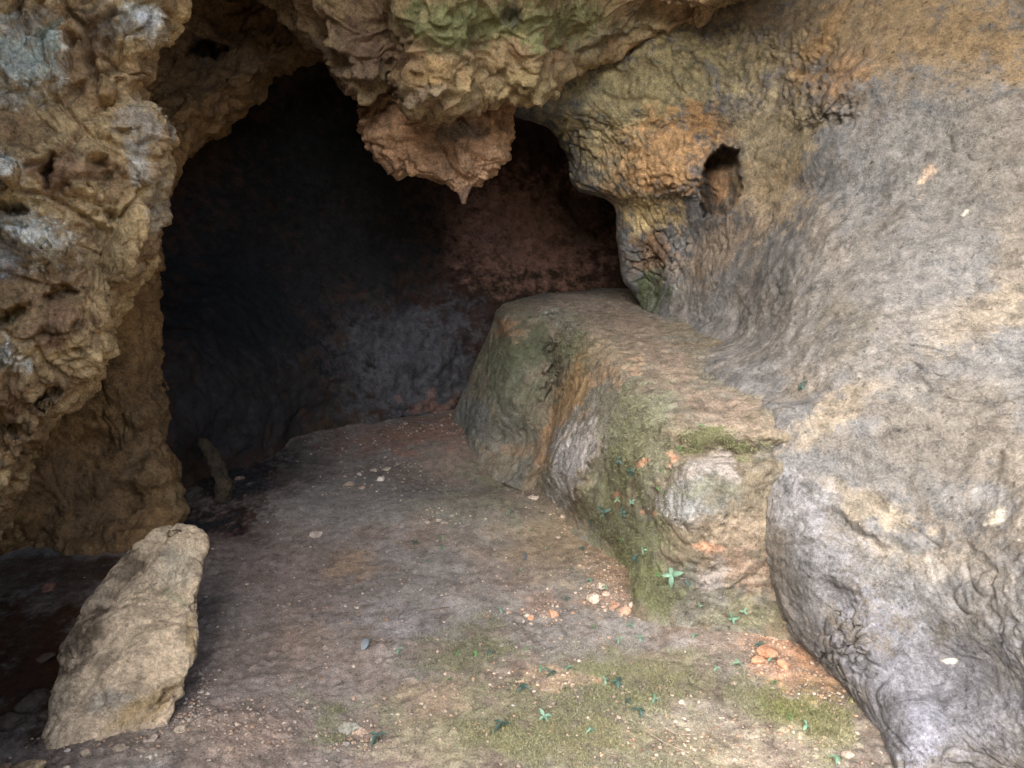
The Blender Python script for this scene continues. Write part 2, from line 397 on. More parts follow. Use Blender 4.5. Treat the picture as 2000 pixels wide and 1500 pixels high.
# ------------------------------------------------------------------ right-hand rock wall, with the hollow window in it
# every row: (y, [(x, depth) ...]) from the mouth's edge to beyond the frame
RW = [
 (-700, [(900, 6.2), (1000, 5.2), (1300, 4.6), (1600, 3.9), (1900, 3.1), (2300, 2.3), (3000, 1.4)]),
 (-250, [(900, 6.2), (1000, 5.0), (1300, 4.5), (1600, 3.85), (1850, 3.2), (2200, 2.4), (3000, 1.45)]),
 (0,    [(900, 6.2), (990, 4.9), (1250, 4.45), (1560, 3.9), (1760, 3.4), (2100, 2.7), (2900, 1.55)]),
 (130,  [(1010, 6.1), (990, 4.9), (1250, 4.5), (1540, 3.95), (1720, 3.4), (2100, 2.65), (2900, 1.5)]),
 (215,  [(1035, 6.0), (1015, 4.95), (1250, 4.55), (1520, 4.0), (1690, 3.45), (2100, 2.55), (2900, 1.45)]),
 (250,  [(1105, 5.9), (1085, 4.95), (1260, 4.6), (1500, 4.05), (1670, 3.5), (2100, 2.5), (2900, 1.42)]),
 (300,  [(1138, 5.9), (1118, 5.0), (1270, 4.6), (1490, 4.05), (1655, 3.5), (2100, 2.45), (2900, 1.4)]),
 (370,  [(1185, 5.9), (1140, 5.05), (1280, 4.65), (1480, 4.1), (1640, 3.5), (2100, 2.4), (2900, 1.38)]),
 (392,  [(1241, 5.9), (1196, 5.05), (1290, 4.75), (1470, 4.1), (1630, 3.5), (2100, 2.38), (2900, 1.36)]),
 (470,  [(1271, 5.9), (1226, 5.15), (1300, 4.95), (1440, 4.25), (1620, 3.4), (2100, 2.3), (2900, 1.33)]),
 (540,  [(1271, 5.9), (1226, 5.25), (1290, 5.1), (1420, 4.3), (1610, 3.3), (2100, 2.2), (2900, 1.3)]),
 (600,  [(1295, 6.0), (1250, 5.35), (1295, 5.05), (1420, 4.2), (1610, 3.15), (2100, 2.1), (2900, 1.25)]),
 (690,  [(1200, 5.2), (1310, 4.25), (1360, 3.85), (1470, 3.45), (1640, 2.85), (2100, 1.98), (2900, 1.2)]),
 (765,  [(1300, 4.6), (1395, 3.5), (1440, 3.25), (1520, 3.05), (1680, 2.65), (2100, 1.88), (2900, 1.15)]),
 (835,  [(1400, 3.6), (1490, 2.95), (1530, 2.8), (1600, 2.7), (1720, 2.48), (2100, 1.8), (2900, 1.1)]),
 (900,  [(1400, 3.4), (1485, 2.96), (1520, 2.78), (1590, 2.68), (1730, 2.44), (2100, 1.72), (2900, 1.06)]),
 (980,  [(1390, 3.3), (1468, 2.95), (1500, 2.74), (1590, 2.60), (1740, 2.36), (2100, 1.63), (2900, 1.02)]),
 (1080, [(1390, 3.3), (1470, 2.98), (1505, 2.74), (1610, 2.50), (1760, 2.24), (2100, 1.55), (2900, .98)]),
 (1170, [(1400, 3.4), (1488, 3.12), (1525, 2.82), (1630, 2.48), (1780, 2.16), (2100, 1.5), (2900, .95)]),
 (1250, [(1440, 3.3), (1540, 2.96), (1575, 2.70), (1680, 2.36), (1810, 2.08), (2100, 1.46), (2900, .92)]),
 (1330, [(1500, 3.0), (1622, 2.75), (1655, 2.50), (1740, 2.22), (1850, 2.0), (2150, 1.42), (2900, .90)]),
 (1420, [(1560, 2.75), (1686, 2.5), (1720, 2.26), (1790, 2.0), (1890, 1.82), (2200, 1.38), (2900, .88)]),
 (1520, [(1590, 2.5), (1706, 2.3), (1745, 2.06), (1820, 1.9), (1930, 1.76), (2250, 1.35), (2900, .86)]),
 (1750, [(1600, 2.1), (1730, 1.95), (1780, 1.85), (1880, 1.72), (2000, 1.6), (2300, 1.3), (2900, .85)]),
 (2400, [(1650, 1.5), (1800, 1.4), (1900, 1.38), (2000, 1.35), (2150, 1.3), (2450, 1.15), (2900, .8)]),
]
def face_on(x, y, d):
    k = 1 + sm(1560, 2100, x)*(.16 + .16*sm(200, 1000, y)) + .06*sm(2100, 2900, x)
    return d*k
rows = [[tuple(K(x, y, face_on(x, y, d))) for (x, d) in r] for (y, r) in RW]
CRUST = [(1300, 310, 150, 110, [('knob', .014, .05, 1, None), ('billow', .016, .045, 4, None), ('pit', .014, .03, 1, None)]),
 (1500, 130, 220, 110, [('knob', .008, .07, 1, None), ('ridge', .022, .09, 4, None), ('billow', .012, .06, 4, None), ('pit', .022, .045, 1, None)]),
 (1640, 190, 110, 70, [('ridge', .04, .14, 3, None), ('pit', .03, .07, 1, None)]),
 (1275, 500, 70, 90, [('plate', .030, .10, 1, None), ('pit', .012, .04, 1, None)]),
 (1220, 130, 190, 90, [('strata', .030, .16, 1, None), ('billow', .010, .06, 3, None)]),
 (1900, 720, 190, 200, [('crack', .022, .45, 1, None), ('fbm', .008, .08, 4, None), ('pit', .010, .04, 1, None)]),
 (1850, 330, 160, 140, [('pit', .010, .05, 1, None), ('fbm', .006, .07, 3, None)]),
 (1130, 300, 110, 110, [('ridge', .030, .16, 4, None), ('plate', .020, .14, 1, None), ('fbm', .010, .05, 3, None)]),
 (1640, 1280, 60, 110, [('plate', .02, .05, 1, None)])]
def window_hole(G):
    N0, _ = toward_cam(G, normals(G)); px, py, d = proj(G)
    for i_, (x_, y_, rx_, ry_, sp_) in enumerate(CRUST):
        w_ = sm(1.15, .45, np.hypot((px-x_)/rx_, (py-y_)/ry_) + .25*fbm(G.reshape(-1, 3)*4, 77+i_, 3).reshape(px.shape))*(d > .3)
        G = G + (rough(G, N0, sp_, 400+i_*9) - G)*w_[..., None]
    px, py, d = proj(G); P = G.reshape(-1, 3); s_ = px.shape
    nx = px + (7*fbm(P*14, 61, 3)).reshape(s_); ny = py + (7*fbm(P*14+5, 62, 3)).reshape(s_)
    poly = [(1372, 332), (1384, 308), (1400, 290), (1418, 284), (1440, 292), (1444, 330), (1446, 365), (1436, 395), (1420, 418), (1400, 427), (1376, 424), (1366, 400), (1368, 360)]
    dist = np.full(s_, 1e9); ins = np.zeros(s_, bool)
    for i in range(len(poly)):
        (x0, y0), (x1, y1) = poly[i], poly[(i+1) % len(poly)]
        t = np.clip(((nx-x0)*(x1-x0) + (ny-y0)*(y1-y0))/((x1-x0)**2 + (y1-y0)**2), 0, 1)
        dist = np.minimum(dist, np.hypot(nx-x0-t*(x1-x0), ny-y0-t*(y1-y0)))
        c_ = ((y0 > ny) != (y1 > ny)) & (nx < (x1-x0)*(ny-y0)/(y1-y0+1e-9) + x0); ins ^= c_
    sd = np.where(ins, dist, -dist)
    depth = .24 + .22*sm(350, 300, py) + .10*sm(1400, 1370, px) - .10*sm(1420, 1446, px)
    w = sm(-1.5, 4, sd)*(d > .2)
    ray = G - np.array([0, 0, CAMZ]); ray /= np.linalg.norm(ray, axis=-1, keepdims=True)
    ridged = (.05*ridge(P*np.array([9, 9, 3.]), 63, 3)).reshape(s_)*w
    shift = w*depth - ridged
    # the bore runs back and to the left, so its left side lies in the dark
    return G + ray*shift[..., None]
rwall = sheet('wall_right', rows, M_wall,
    [('fbm', .055, .9, 2, None), ('fbm', .009, .20, 2, None), ('fbm', .005, .06, 4, None), ('fbm', .0025, .02, 2, None), ('pit', .005, .03, 1, None), ('pit', .006, .08, 1, None), ('crack', .010, .8, 1, (1, 1, 1.5))],
    C(.183, .182, .178), C(.190, .170, .143),
    [(1700, 60, 560, 150, 0, OCHRE*.8, .75), (1250, 180, 240, 140, -20, C(.37, .305, .15), .85), (1200, 300, 110, 90, 30, C(.46, .37, .20), .8),
     (1420, 120, 200, 70, -10, C(.20,.17,.095), .6), (1640, 150, 90, 60, -30, BROWN*1.2, .6), (1600, 80, 120, 30, -60, ORANGE*.9, .4),
     (1300, 310, 150, 100, -30, C(.47,.29,.14), .95), (1390, 240, 90, 40, 20, ORANGE*.9, .7), (1270, 420, 80, 60, 0, C(.60, .46, .24), .95), (1270, 500, 50, 50, 0, BROWN*1.4, .8),
     (1510, 270, 110, 130, 10, C(.27,.22,.13), .8), (1500, 370, 110, 90, 0, C(.30,.23,.14), .7), (1400, 490, 130, 60, -35, C(.33, .26, .19), .7),
     (1405, 360, 36, 70, 0, C(.30,.185,.10), .95), (1270, 575, 45, 50, 10, DMOSS*1.4, .95),
     (1450, 640, 190, 80, 20, C(.22, .215, .21), .8), (1700, 600, 220, 220, 0, C(.20, .192, .178), .7), (1850, 330, 200, 230, 0, C(.165, .157, .142), .8),
     (1620, 810, 150, 40, -35, C(.29, .24, .17), .6), (1700, 990, 160, 34, 25, C(.30, .255, .185), .7), (1850, 1100, 190, 40, 15, C(.27, .235, .18), .6),
     (1950, 620, 160, 60, -20, C(.25, .215, .165), .6), (1600, 1120, 130, 120, 40, C(.18, .184, .196), .8), (1800, 1350, 300, 200, 20, C(.165,.168,.188), .95), (1860, 1180, 160, 120, 0, C(.165,.17,.178), .5),
     (1560, 1000, 90, 110, 20, C(.22, .222, .235), .7), (1750, 900, 190, 90, 0, C(.135, .128, .115), .7), (1850, 780, 190, 110, 0, C(.135,.126,.11), .6),
     (1660, 640, 60, 60, 0, C(.10,.09,.065), .5), (1810, 350, 22, 34, 0, C(.44,.34,.25), .9), (1880, 410, 9, 9, 0, PALE*.95, 1), (1850, 1288, 16, 12, 0, PALE, 1), (1950, 1010, 14, 24, 0, PALE*.8, .8),
     (1800, 1440, 60, 90, 20, C(.24,.25,.30), .6), (1650, 1330, 30, 90, -45, C(.14, .125, .11), .6), (1520, 1160, 16, 90, -25, C(.15,.13,.11), .5)],
    seed=31, step=3.2, sc=2.6, var=.27,
    items=[(1600, 190, 160, 60, -20, .07, .2), (1610, 245, 90, 30, -25, -.03, .0), (1760, 420, 60, 120, 0, .05, .1),
           (1640, 1180, 80, 50, 30, -.07, .0), 
           (1700, 1010, 150, 30, 25, .05, .1), (1240, 260, 90, 40, 30, .05, .1), (1300, 335, 90, 60, 0, .07, .2), (1262, 470, 60, 20, 10, -.03, .0), (1290, 505, 45, 22, 30, -.03, .0)],
    post=window_hole)
tag(rwall, kind='structure')

# ------------------------------------------------------------------ ledge
Z0 = 'z'
def q(px, py, d=None, z=None): return tuple(K(px, py, d=d, z=z))
LS = [   # stations from the rear end to the near end; across: inner, junction, top, edge, face ..., foot, below
 [q(1350,560,z=.9), q(1260,560,z=.6), q(1150,560,z=.5), q(1060,570,z=.5), q(1000,600,z=.5), q(960,680,d=6.0), q(915,770,d=6.0), q(885,840,d=5.9), q(885,880,d=5.7)],
 [q(1350,572,z=.94), q(1260,578,z=.94), q(1150,582,z=.93), q(1072,590,z=.93), q(1003,614,d=5.30), q(972,672,d=5.34), q(938,752,d=5.36), q(905,845,d=5.50), q(900,880,d=5.45)],
 [q(1370,600,z=.93), q(1290,598,z=.92), q(1180,600,z=.91), q(1062,612,z=.90), q(1012,650,d=5.02), q(992,720,d=5.0), q(968,800,d=5.0), q(935,875,d=5.12), q(930,920,d=5.1)],
 [q(1400,635,z=.90), q(1300,628,z=.90), q(1200,622,z=.90), q(1088,606,z=.92), q(1066,640,d=4.93), q(1060,730,d=4.86), q(1045,810,d=4.8), q(1000,895,z=.02), q(1000,950,d=4.7)],
 [q(1400,650,z=.90), q(1310,650,z=.89), q(1210,640,z=.88), q(1106,628,z=.88), q(1092,665,d=4.78), q(1090,740,d=4.78), q(1076,820,d=4.72), q(1050,925,z=.02), q(1050,970,d=4.5)],
 [q(1430,690,z=.88), q(1325,685,z=.87), q(1240,678,z=.86), q(1160,668,z=.85), q(1130,700,d=4.36), q(1105,790,d=4.26), q(1078,880,d=4.16), q(1068,975,z=.0), q(1066,1020,d=4.1)],
 [q(1460,730,z=.86), q(1350,722,z=.85), q(1285,718,z=.84), q(1208,712,z=.83), q(1180,752,d=3.82), q(1150,850,d=3.74), q(1128,940,d=3.74), q(1130,1032,z=.0), q(1130,1080,d=3.75)],
 [q(1500,775,z=.85), q(1420,772,z=.84), q(1345,778,z=.82), q(1262,782,z=.80), q(1236,820,d=3.26), q(1218,905,d=3.24), q(1212,1010,d=3.3), q(1232,1125,z=.0), q(1235,1170,d=3.35)],
 [q(1540,815,z=.83), q(1480,815,z=.82), q(1400,830,z=.80), q(1318,842,z=.78), q(1306,880,d=2.90), q(1290,925,d=2.86), q(1282,1020,d=2.9), q(1268,1215,z=.0), q(1270,1260,d=3.0)],
 [q(1560,838,z=.81), q(1510,835,z=.80), q(1440,842,z=.79), q(1368,852,z=.775), q(1360,886,d=2.86), q(1350,915,d=2.70), q(1352,1010,d=2.72), q(1385,1235,z=.0), q(1390,1280,d=2.9)],
 [q(1570,845,z=.80), q(1530,842,z=.80), q(1480,848,z=.79), q(1430,856,z=.77), q(1428,888,d=2.86), q(1425,918,d=2.70), q(1425,1000,d=2.72), q(1455,1240,z=.0), q(1460,1280,d=2.9)],
 [q(1600,860,z=.78), q(1560,860,z=.78), q(1530,862,z=.77), q(1500,868,z=.75), q(1500,892,d=2.82), q(1500,920,d=2.70), q(1500,1000,d=2.75), q(1540,1250,z=.0), q(1540,1290,d=2.9)],
 [q(1660,880,z=.76), q(1640,880,z=.75), q(1620,882,z=.74), q(1600,888,z=.72), q(1600,900,d=2.9), q(1600,930,d=2.85), q(1600,1000,d=2.85), q(1620,1260,z=.0), q(1620,1300,d=2.9)],
]
ledge = sheet('rock_ledge', LS, M_wall,
    [('fbm', .022, .5, 3, None), ('billow', .007, .17, 4, (1.3, 1.3, .7)), ('fbm', .006, .05, 4, None), ('ridge', .007, .10, 2, (1.4, 1.4, .5)), ('pit', .006, .05, 1, None)],
    C(.20, .17, .12), C(.185, .18, .15),
    [(1130, 590, 140, 26, 0, DUST*.9, .95), (1230, 630, 120, 50, 20, DUST*.95, .95), (1290, 720, 110, 60, 35, DUST, .95), (1400, 800, 130, 45, 15, DUST, .95),
     (1000, 720, 80, 130, 0, C(.125, .130, .085), .95), (1040, 680, 50, 60, 0, C(.12,.125,.08), .9), (920, 820, 40, 60, 0, C(.15, .155, .145), .8), (990, 640, 36, 30, 0, BROWN*1.3, .8),
     (1130, 690, 50, 60, 20, C(.17,.175,.11), .9), (1120, 760, 40, 90, 20, C(.33, .22, .11), .85), (1075, 850, 24, 100, 20, C(.32, .21, .12), .8), (1180, 690, 60, 40, 30, C(.30,.24,.16), .8),
     (1110, 900, 46, 100, 15, C(.31, .30, .30), .95), (1150, 850, 50, 60, 20, C(.30, .285, .27), .8), (1170, 740, 40, 30, -30, C(.36,.25,.16), .7),
     (1250, 850, 70, 150, 0, C(.195, .20, .14), .9), (1280, 800, 50, 60, 30, C(.23, .235, .165), .9), (1200, 950, 60, 150, 10, C(.155,.165,.095), .8), (1240, 1080, 70, 130, 0, C(.155,.165,.095), .95),
     (1290, 1150, 60, 80, 0, C(.15,.165,.085), .8), (1400, 866, 100, 26, 0, C(.20, .21, .12), .95), (1400, 915, 90, 26, 0, C(.32, .29, .26), .9), (1345, 985, 60, 60, 0, C(.29, .30, .30), .9),
     (1400, 960, 80, 20, 0, C(.20,.205,.15), .7), (1420, 1030, 90, 40, 0, C(.36, .29, .21), .8), (1375, 1072, 34, 20, 0, PINK*1.1, .9), (1440, 1120, 90, 80, 0, C(.36, .26, .19), .7), (1395, 1150, 40, 60, 0, C(.38,.36,.34), .6),
     (1260, 900, 14, 10, 0, PINK, .7), (1200, 975, 12, 12, 0, PINK, .9), (1300, 890, 14, 14, 0, PINK, .8), (1275, 1005, 8, 8, 0, PINK, .9), (1225, 720, 40, 16, -40, C(.42,.28,.18), .6),
     (1450, 1190, 110, 40, 0, C(.22,.22,.13), .6), (1010, 880, 60, 20, 0, C(.25,.18,.12), .8)],
    seed=41, step=3.2, sc=3.0,
    items=[(1125, 900, 62, 110, 12, .16, .1), (1085, 720, 22, 120, 8, -.10, .1), (1010, 740, 60, 90, 10, .05, .1), (1130, 640, 60, 20, 20, .05, .1), (1240, 900, 60, 120, 0, .05, .1)])
tag(ledge, 'waist high rock ledge with dusty top and mossy green sides running along the right wall', 'rock ledge')

# ------------------------------------------------------------------ roof lip over the mouth
def lip_rows():
    xs =   [420, 540, 600, 640, 690, 725, 762, 792, 815, 860, 905, 950, 1000, 1045, 1078, 1100, 1190, 1240, 1320, 1420, 1540]
    edge = [-40, 10, 75, 118, 178, 188, 150, 196, 212, 214, 196, 186, 190, 203, 186, 146, 112, 84, 56, 14, -60]
    dep =  [4.3, 4.2, 4.1, 4.05, 4.0, 4.0, 3.95, 3.8, 3.7, 3.65, 3.75, 3.85, 3.9, 3.9, 4.0, 4.3, 4.45, 4.4, 4.25, 4.02, 3.72]
    R_ = []
    for k_, (f_, dd) in enumerate(((-2200, -2.3), (-900, -1.6), (-420, -.95), (-150, -.50), (None, -.22), (None, -.08), (None, 0), (None, .16), (None, .8), (None, 1.9))):
        r_ = []
        for x_, e_, d_ in zip(xs, edge, dep):
            if f_ is not None: y_ = f_ + .2*e_
            elif k_ == 4: y_ = e_*.45 - 20
            elif k_ == 5: y_ = e_ - 36
            elif k_ == 6: y_ = e_ - 3
            elif k_ == 7: y_ = e_ + 1
            elif k_ == 8: y_ = e_ - 60
            else: y_ = e_ - 190
            r_.append(q(x_ + (x_-1000)*(0 if k_ > 3 else .25*(3.2-k_)), y_, d=d_ + dd))
        R_.append(r_)
    return R_
lip = sheet('ceiling', lip_rows(), M_rock,
    [('billow', .036, .45, 3, (1, 1, 1.2)), ('plate', .014, .26, 1, None), ('strata', .030, .30, 1, None), ('pit', .030, .11, 1, None), ('fbm', .06, .5, 3, None), ('plate', .012, .16, 1, (1, 1, 1.8)), ('fbm', .020, .12, 4, (1, 1, 1.6)), ('pit', .012, .05, 1, None)],
    C(.38, .28, .145), C(.33, .22, .12),
    [(950, 40, 210, 60, 0, C(.20, .20, .085), .9), (860, 60, 110, 50, 0, C(.18,.185,.08), .8), (1100, 40, 120, 50, -20, C(.22, .22, .10), .8), (850, 150, 110, 40, 10, OCHRE*1.15, .9), (1040, 165, 60, 40, 0, C(.33, .25, .12), .9),
     (700, 100, 110, 110, 0, C(.20, .13, .085), .9), (950, 130, 90, 30, 0, C(.32,.22,.11), .8), (1200, 60, 110, 40, -25, C(.19, .175, .11), .7), (830, 190, 60, 24, 0, C(.32,.25,.17), .7), (990, 25, 22, 22, 0, C(.12,.115,.09), .7)],
    seed=51, step=3.2, sc=3.0, var=.22, items=[(990, 30, 26, 22, 0, -.06, .2), (930, 178, 60, 14, 0, -.06, .2), (1045, 165, 50, 34, 0, .07, .1), (850, 175, 70, 35, 0, .07, .1), (715, 150, 70, 50, 0, .08, .1)])
tag(lip, kind='structure')

# ------------------------------------------------------------------ wall behind the pillar, running up into the dark roof
QW = [(-600, 1100, 5.0), (-200, 920, 4.9), (0, 790, 4.8), (70, 700, 4.7), (120, 610, 4.6), (190, 486, 4.4), (260, 404, 4.27), (330, 354, 4.15), (400, 328, 4.1), (455, 314, 4.05), (505, 316, 4.0),
      (540, 296, 4.0), (600, 288, 3.98), (680, 286, 3.97), (750, 292, 3.97), (815, 318, 3.97), (870, 322, 3.98), (915, 350, 3.95), (960, 362, 3.95), (1000, 366, 3.95), (1040, 340, 3.85), (1100, 300, 3.75), (1200, 300, 3.7)]
rows = []
for (y_, e_, d_) in QW:
    up = sm(500, 0, y_)
    cu = 60 + 120*up
    rows.append([q(-1400, y_, d=2.5), q(-500, y_, d=3.1), q(-100, y_, d=3.5), q(60 + .2*(e_-350), y_, d=3.72 + .15*up), q(e_*.55, y_, d=d_-.10), q(e_-22-.4*cu, y_, d=d_-.06), q(e_, y_, d=d_+.12+.25*up), q(e_-14, y_, d=d_+.6+.2*up), q(e_-120, y_, d=d_+1.5)])
lwall = sheet('wall_left', rows, M_rock,
    [('fbm', .10, .7, 3, None), ('billow', .03, .25, 4, None), ('fbm', .03, .14, 4, None), ('pit', .020, .07, 1, None), ('fbm', .010, .05, 3, None), ('crack', .03, .5, 1, None)],
    C(.30, .175, .070), C(.24, .14, .06),
    [(450, 100, 200, 140, 0, BROWN*.9, .8), (300, 800, 120, 160, 0, C(.24, .155, .075), .6), (400, 85, 34, 40, 0, HOLE_SHADE, .9), (120, 950, 120, 90, 30, C(.16,.105,.06), .5), (350, 960, 40, 60, 0, C(.24,.17,.08), .6)],  # near-black patch paints shade inside the hole near the roof
    seed=61, step=4, sc=2.5, items=[(400, 85, 30, 34, 20, -.25, .3), (70, 840, 40, 20, -20, -.06, .2)])
tag(lwall, kind='structure')

# ------------------------------------------------------------------ pillar in the left foreground
PW = [(-1500, 380), (-700, 350), (-300, 335), (-60, 345), (0, 340), (55, 322), (105, 303), (150, 302), (172, 285), (192, 292), (218, 325), (262, 350), (312, 353), (380, 334), (440, 312), (510, 291), (545, 272), (600, 246), (660, 238), (700, 224),
      (745, 196), (820, 128), (880, 84), (940, 44), (1030, 8), (1130, -60), (1300, -200)]
rows = []
for (y_, e_) in PW:
    low = sm(600, 1050, y_)
    dd = 2.95 + .35*low
    L_ = -420
    rows.append([q(-2200, y_, d=1.5), q(-900, y_, d=1.95), q(L_, y_, d=2.35+.2*low), q(L_ + .50*(e_-L_), y_, d=2.55+.25*low), q(L_ + .78*(e_-L_), y_, d=2.66+.3*low), q(L_ + .93*(e_-L_), y_, d=2.74+.32*low), q(e_-4, y_, d=dd), q(e_-8, y_, d=dd+.22), q(e_-110, y_, d=dd+.5), q(e_-420, y_, d=dd+.6)])
pillar = sheet('rock_pillar', rows, M_rock,
    [('fbm', .08, .55, 3, None), ('billow', .022, .24, 3, None), ('ridge', .034, .17, 4, None), ('plate', .036, .22, 1, None), ('plate', .012, .08, 1, None), ('pit', .045, .085, 1, None), ('pit', .012, .035, 1, None), ('crack', .02, .4, 1, None), ('fbm', .006, .03, 3, None)],
    C(.54, .385, .19), C(.34, .22, .11),
    [(45, 115, 95, 95, 0, PALE*.9, 1.1), (30, 110, 60, 60, 0, LICHEN*.9, .5), (85, 90, 26, 50, 20, LICHEN, .7), (270, 45, 80, 50, 0, PALE*.8, 1.1), (285, 50, 28, 22, 0, C(.62, .62, .60), .9), (20, 180, 60, 30, 0, PALE*.8, .7),
     (5, 330, 60, 45, 0, PALE*1.05, 1.1), (60, 465, 110, 60, 20, PALE*1.1, 1.15), (20, 500, 50, 50, 0, C(.55,.54,.50), .8), (12, 700, 50, 42, 0, PALE, 1.1), (290, 240, 60, 60, 0, C(.36, .30, .23), .9), (275, 300, 30, 60, 0, C(.42, .38, .31), .8), (310, 390, 36, 80, 0, C(.38, .33, .24), .7),
     (265, 330, 20, 50, 0, PALE*.8, .7), (130, 330, 70, 60, 0, C(.24, .135, .08), .8), (110, 620, 60, 60, 0, C(.30, .17, .10), .7), (190, 60, 60, 60, 0, C(.20, .135, .08), .7), (60, 40, 40, 30, 0, BROWN, .5),
     (220, 500, 60, 100, 10, C(.28,.21,.10), .6), (20, 790, 50, 60, 0, C(.32,.18,.10), .6)],
    seed=71, step=3.2, sc=4.0, var=.25,
    items=[(60, 460, 85, 50, 25, .16, .3), (10, 330, 40, 45, 0, .14, .3), (50, 120, 75, 85, 0, .09, .4), (265, 60, 70, 60, 0, .06, .3), (215, 175, 30, 22, -10, .08, .2), (95, 330, 12, 48, 5, -.14, .0),
           (200, 322, 44, 30, -30, -.09, .0), (15, 610, 50, 18, -10, -.20, .0), (85, 770, 60, 24, -15, -.15, .0), (20, 850, 50, 28, 0, -.12, .0), (150, 350, 40, 55, 0, .05, .2), (40, 20, 60, 22, -10, -.06, .2), (10, 395, 40, 20, 0, -.12, .2),
           (110, 570, 60, 16, -10, -.08, .2), (130, 620, 50, 60, 20, .07, .2), (15, 700, 40, 40, 0, .08, .3), (250, 250, 40, 12, -10, -.04, .2)])
tag(pillar, 'pitted ochre rock pillar with pale lichen crusts filling the left foreground', 'rock pillar')

# ------------------------------------------------------------------ solid rock bodies
def body(name, rows, mat, spec, base, second, patches=(), seed=0, nseg=120, nrow=110, thick_dir=(0, 1, -.1), sc=4, items=(), parent=None, reg=True):
    """closed rock: rows = (left px, right px, py, depth, thickness m) from bottom to top"""
    A = np.array(rows, float)
    t = np.concatenate([[0], np.cumsum(np.hypot(np.diff(A[:, 2]), np.diff(A[:, 0]+A[:, 1])*.5) + 5)])
    cnt = np.maximum((np.diff(t)/t[-1]*nrow).astype(int), 3)
    D = hermite(A, 0, cnt, t)
    th = np.linspace(0, 2*math.pi, nseg, endpoint=False)
    td = np.array(thick_dir, float); td /= np.linalg.norm(td)
    cx = (D[:, 0]+D[:, 1])/2; hw = (D[:, 1]-D[:, 0])/2
    ctr = K(cx, D[:, 2], D[:, 3]); hwm = hw/F*D[:, 3]
    c_, s_ = np.cos(th), np.sin(th)
    ce = np.sign(c_)*np.abs(c_)**.75; se = np.sign(s_)*np.abs(s_)**.75
    G = ctr[:, None, :] + hwm[:, None, None]*ce[None, :, None]*np.array([1., 0, 0]) + D[:, 4][:, None, None]*se[None, :, None]*td
    N = normals(G, wrap=True)
    if ((G - G.mean((0, 1)))*N).sum() < 0: N = -N
    if items: G = push(G, items)
    G = rough(G, N, spec, seed)
    P = G.reshape(-1, 3); r_, cc_ = G.shape[:2]
    f = grid_faces(r_, cc_, wrap=True)
    P = np.concatenate([P, [G[0].mean(0)], [G[-1].mean(0)]])
    cap0 = np.stack([np.arange(cc_), np.full(cc_, len(P)-2), np.full(cc_, len(P)-2), (np.arange(cc_)+1) % cc_], -1)
    b0 = [(i, len(P)-2, (i+1) % cc_) for i in range(cc_)]; b1 = [((r_-1)*cc_+(i+1) % cc_, len(P)-1, (r_-1)*cc_+i) for i in range(cc_)]
    ft = np.concatenate([f[:, [0, 1, 2]], f[:, [0, 2, 3]], np.array(b0)[:, ::-1]*1, np.array(b1)[:, ::-1]*1])
    a0, a1, a2 = P[f[:, 0]], P[f[:, 1]], P[f[:, 2]]
    if (np.cross(a1-a0, a2-a0)*(a0-P.mean(0))).sum() < 0: ft = ft[:, ::-1]
    col = paint(P, base, second, patches, seed, sc, .22)
    o = mesh_from(name, P, ft, mat, col)
    if reg: SURF.append((G.reshape(-1, 3), N.reshape(-1, 3), col[:G.shape[0]*G.shape[1]], name))
    if parent: o.parent = parent
    return o
slab = body('slab_boulder',
    [(90, 215, 1470, 2.35, .10), (100, 318, 1425, 2.40, .15), (108, 352, 1360, 2.46, .18), (130, 372, 1290, 2.53, .20), (165, 396, 1215, 2.62, .20), (215, 390, 1140, 2.72, .18), (266, 394, 1090, 2.80, .12), (292, 388, 1068, 2.83, .10), (306, 376, 1054, 2.86, .06), (328, 356, 1049, 2.88, .02)],
    M_stone, [('fbm', .040, .32, 3, None), ('ridge', .009, .10, 4, None), ('plate', .007, .09, 1, None), ('pit', .010, .035, 1, None), ('fbm', .004, .025, 3, None)],
    C(.50, .385, .25), C(.44, .335, .22), [(165, 1240, 36, 130, 28, C(.13, .095, .06), 1), (245, 1110, 46, 60, 35, C(.15, .11, .07), 1), (340, 1110, 50, 50, 0, C(.40, .34, .24), .8), (230, 1370, 60, 30, -20, C(.33,.30,.24), .6), (290, 1380, 90, 26, -28, C(.30, .21, .10), .85), (340, 1160, 20, 20, 0, C(.26,.24,.14), .7), (375, 1250, 24, 70, 0, C(.30,.21,.10), .7)],  # two darkest left-edge patches paint shade on the slab's turned-away facet
    81, 190, 200, thick_dir=(-.35, 1, .25), items=[(250, 1260, 90, 120, 25, .03, .1), (385, 1175, 14, 16, 0, -.05, .2), (330, 1350, 70, 18, -25, -.05, .2)])
tag(slab, 'pale leaning slab boulder with a rough broken edge in the lower left', 'boulder')
lump = body('hanging_rock',
    [(893, 917, 372, 4.42, .03), (862, 932, 362, 4.48, .12), (788, 948, 345, 4.5, .2), (752, 968, 318, 4.5, .26), (716, 988, 285, 4.52, .32), (702, 1000, 245, 4.58, .4), (706, 1010, 205, 4.7, .5), (700, 1030, 120, 4.95, .6), (690, 1050, -40, 5.4, .7)],
    M_rock, [('fbm', .06, .4, 3, None), ('billow', .020, .2, 4, (1, 1, 1.8)), ('strata', .020, .14, 1, None), ('plate', .018, .17, 1, None), ('pit', .020, .08, 1, None), ('fbm', .016, .08, 4, (1, 1, 1.8)), ('pit', .015, .04, 1, None)],
    C(.54, .33, .19), C(.44, .27, .155), [(900, 250, 90, 40, 0, C(.09, .085, .07), .7)], 91, 260, 200, thick_dir=(0, 1, .1))
tag(lump, 'brown lumpy rock hanging from the cave roof with a pointed tip', 'hanging rock')
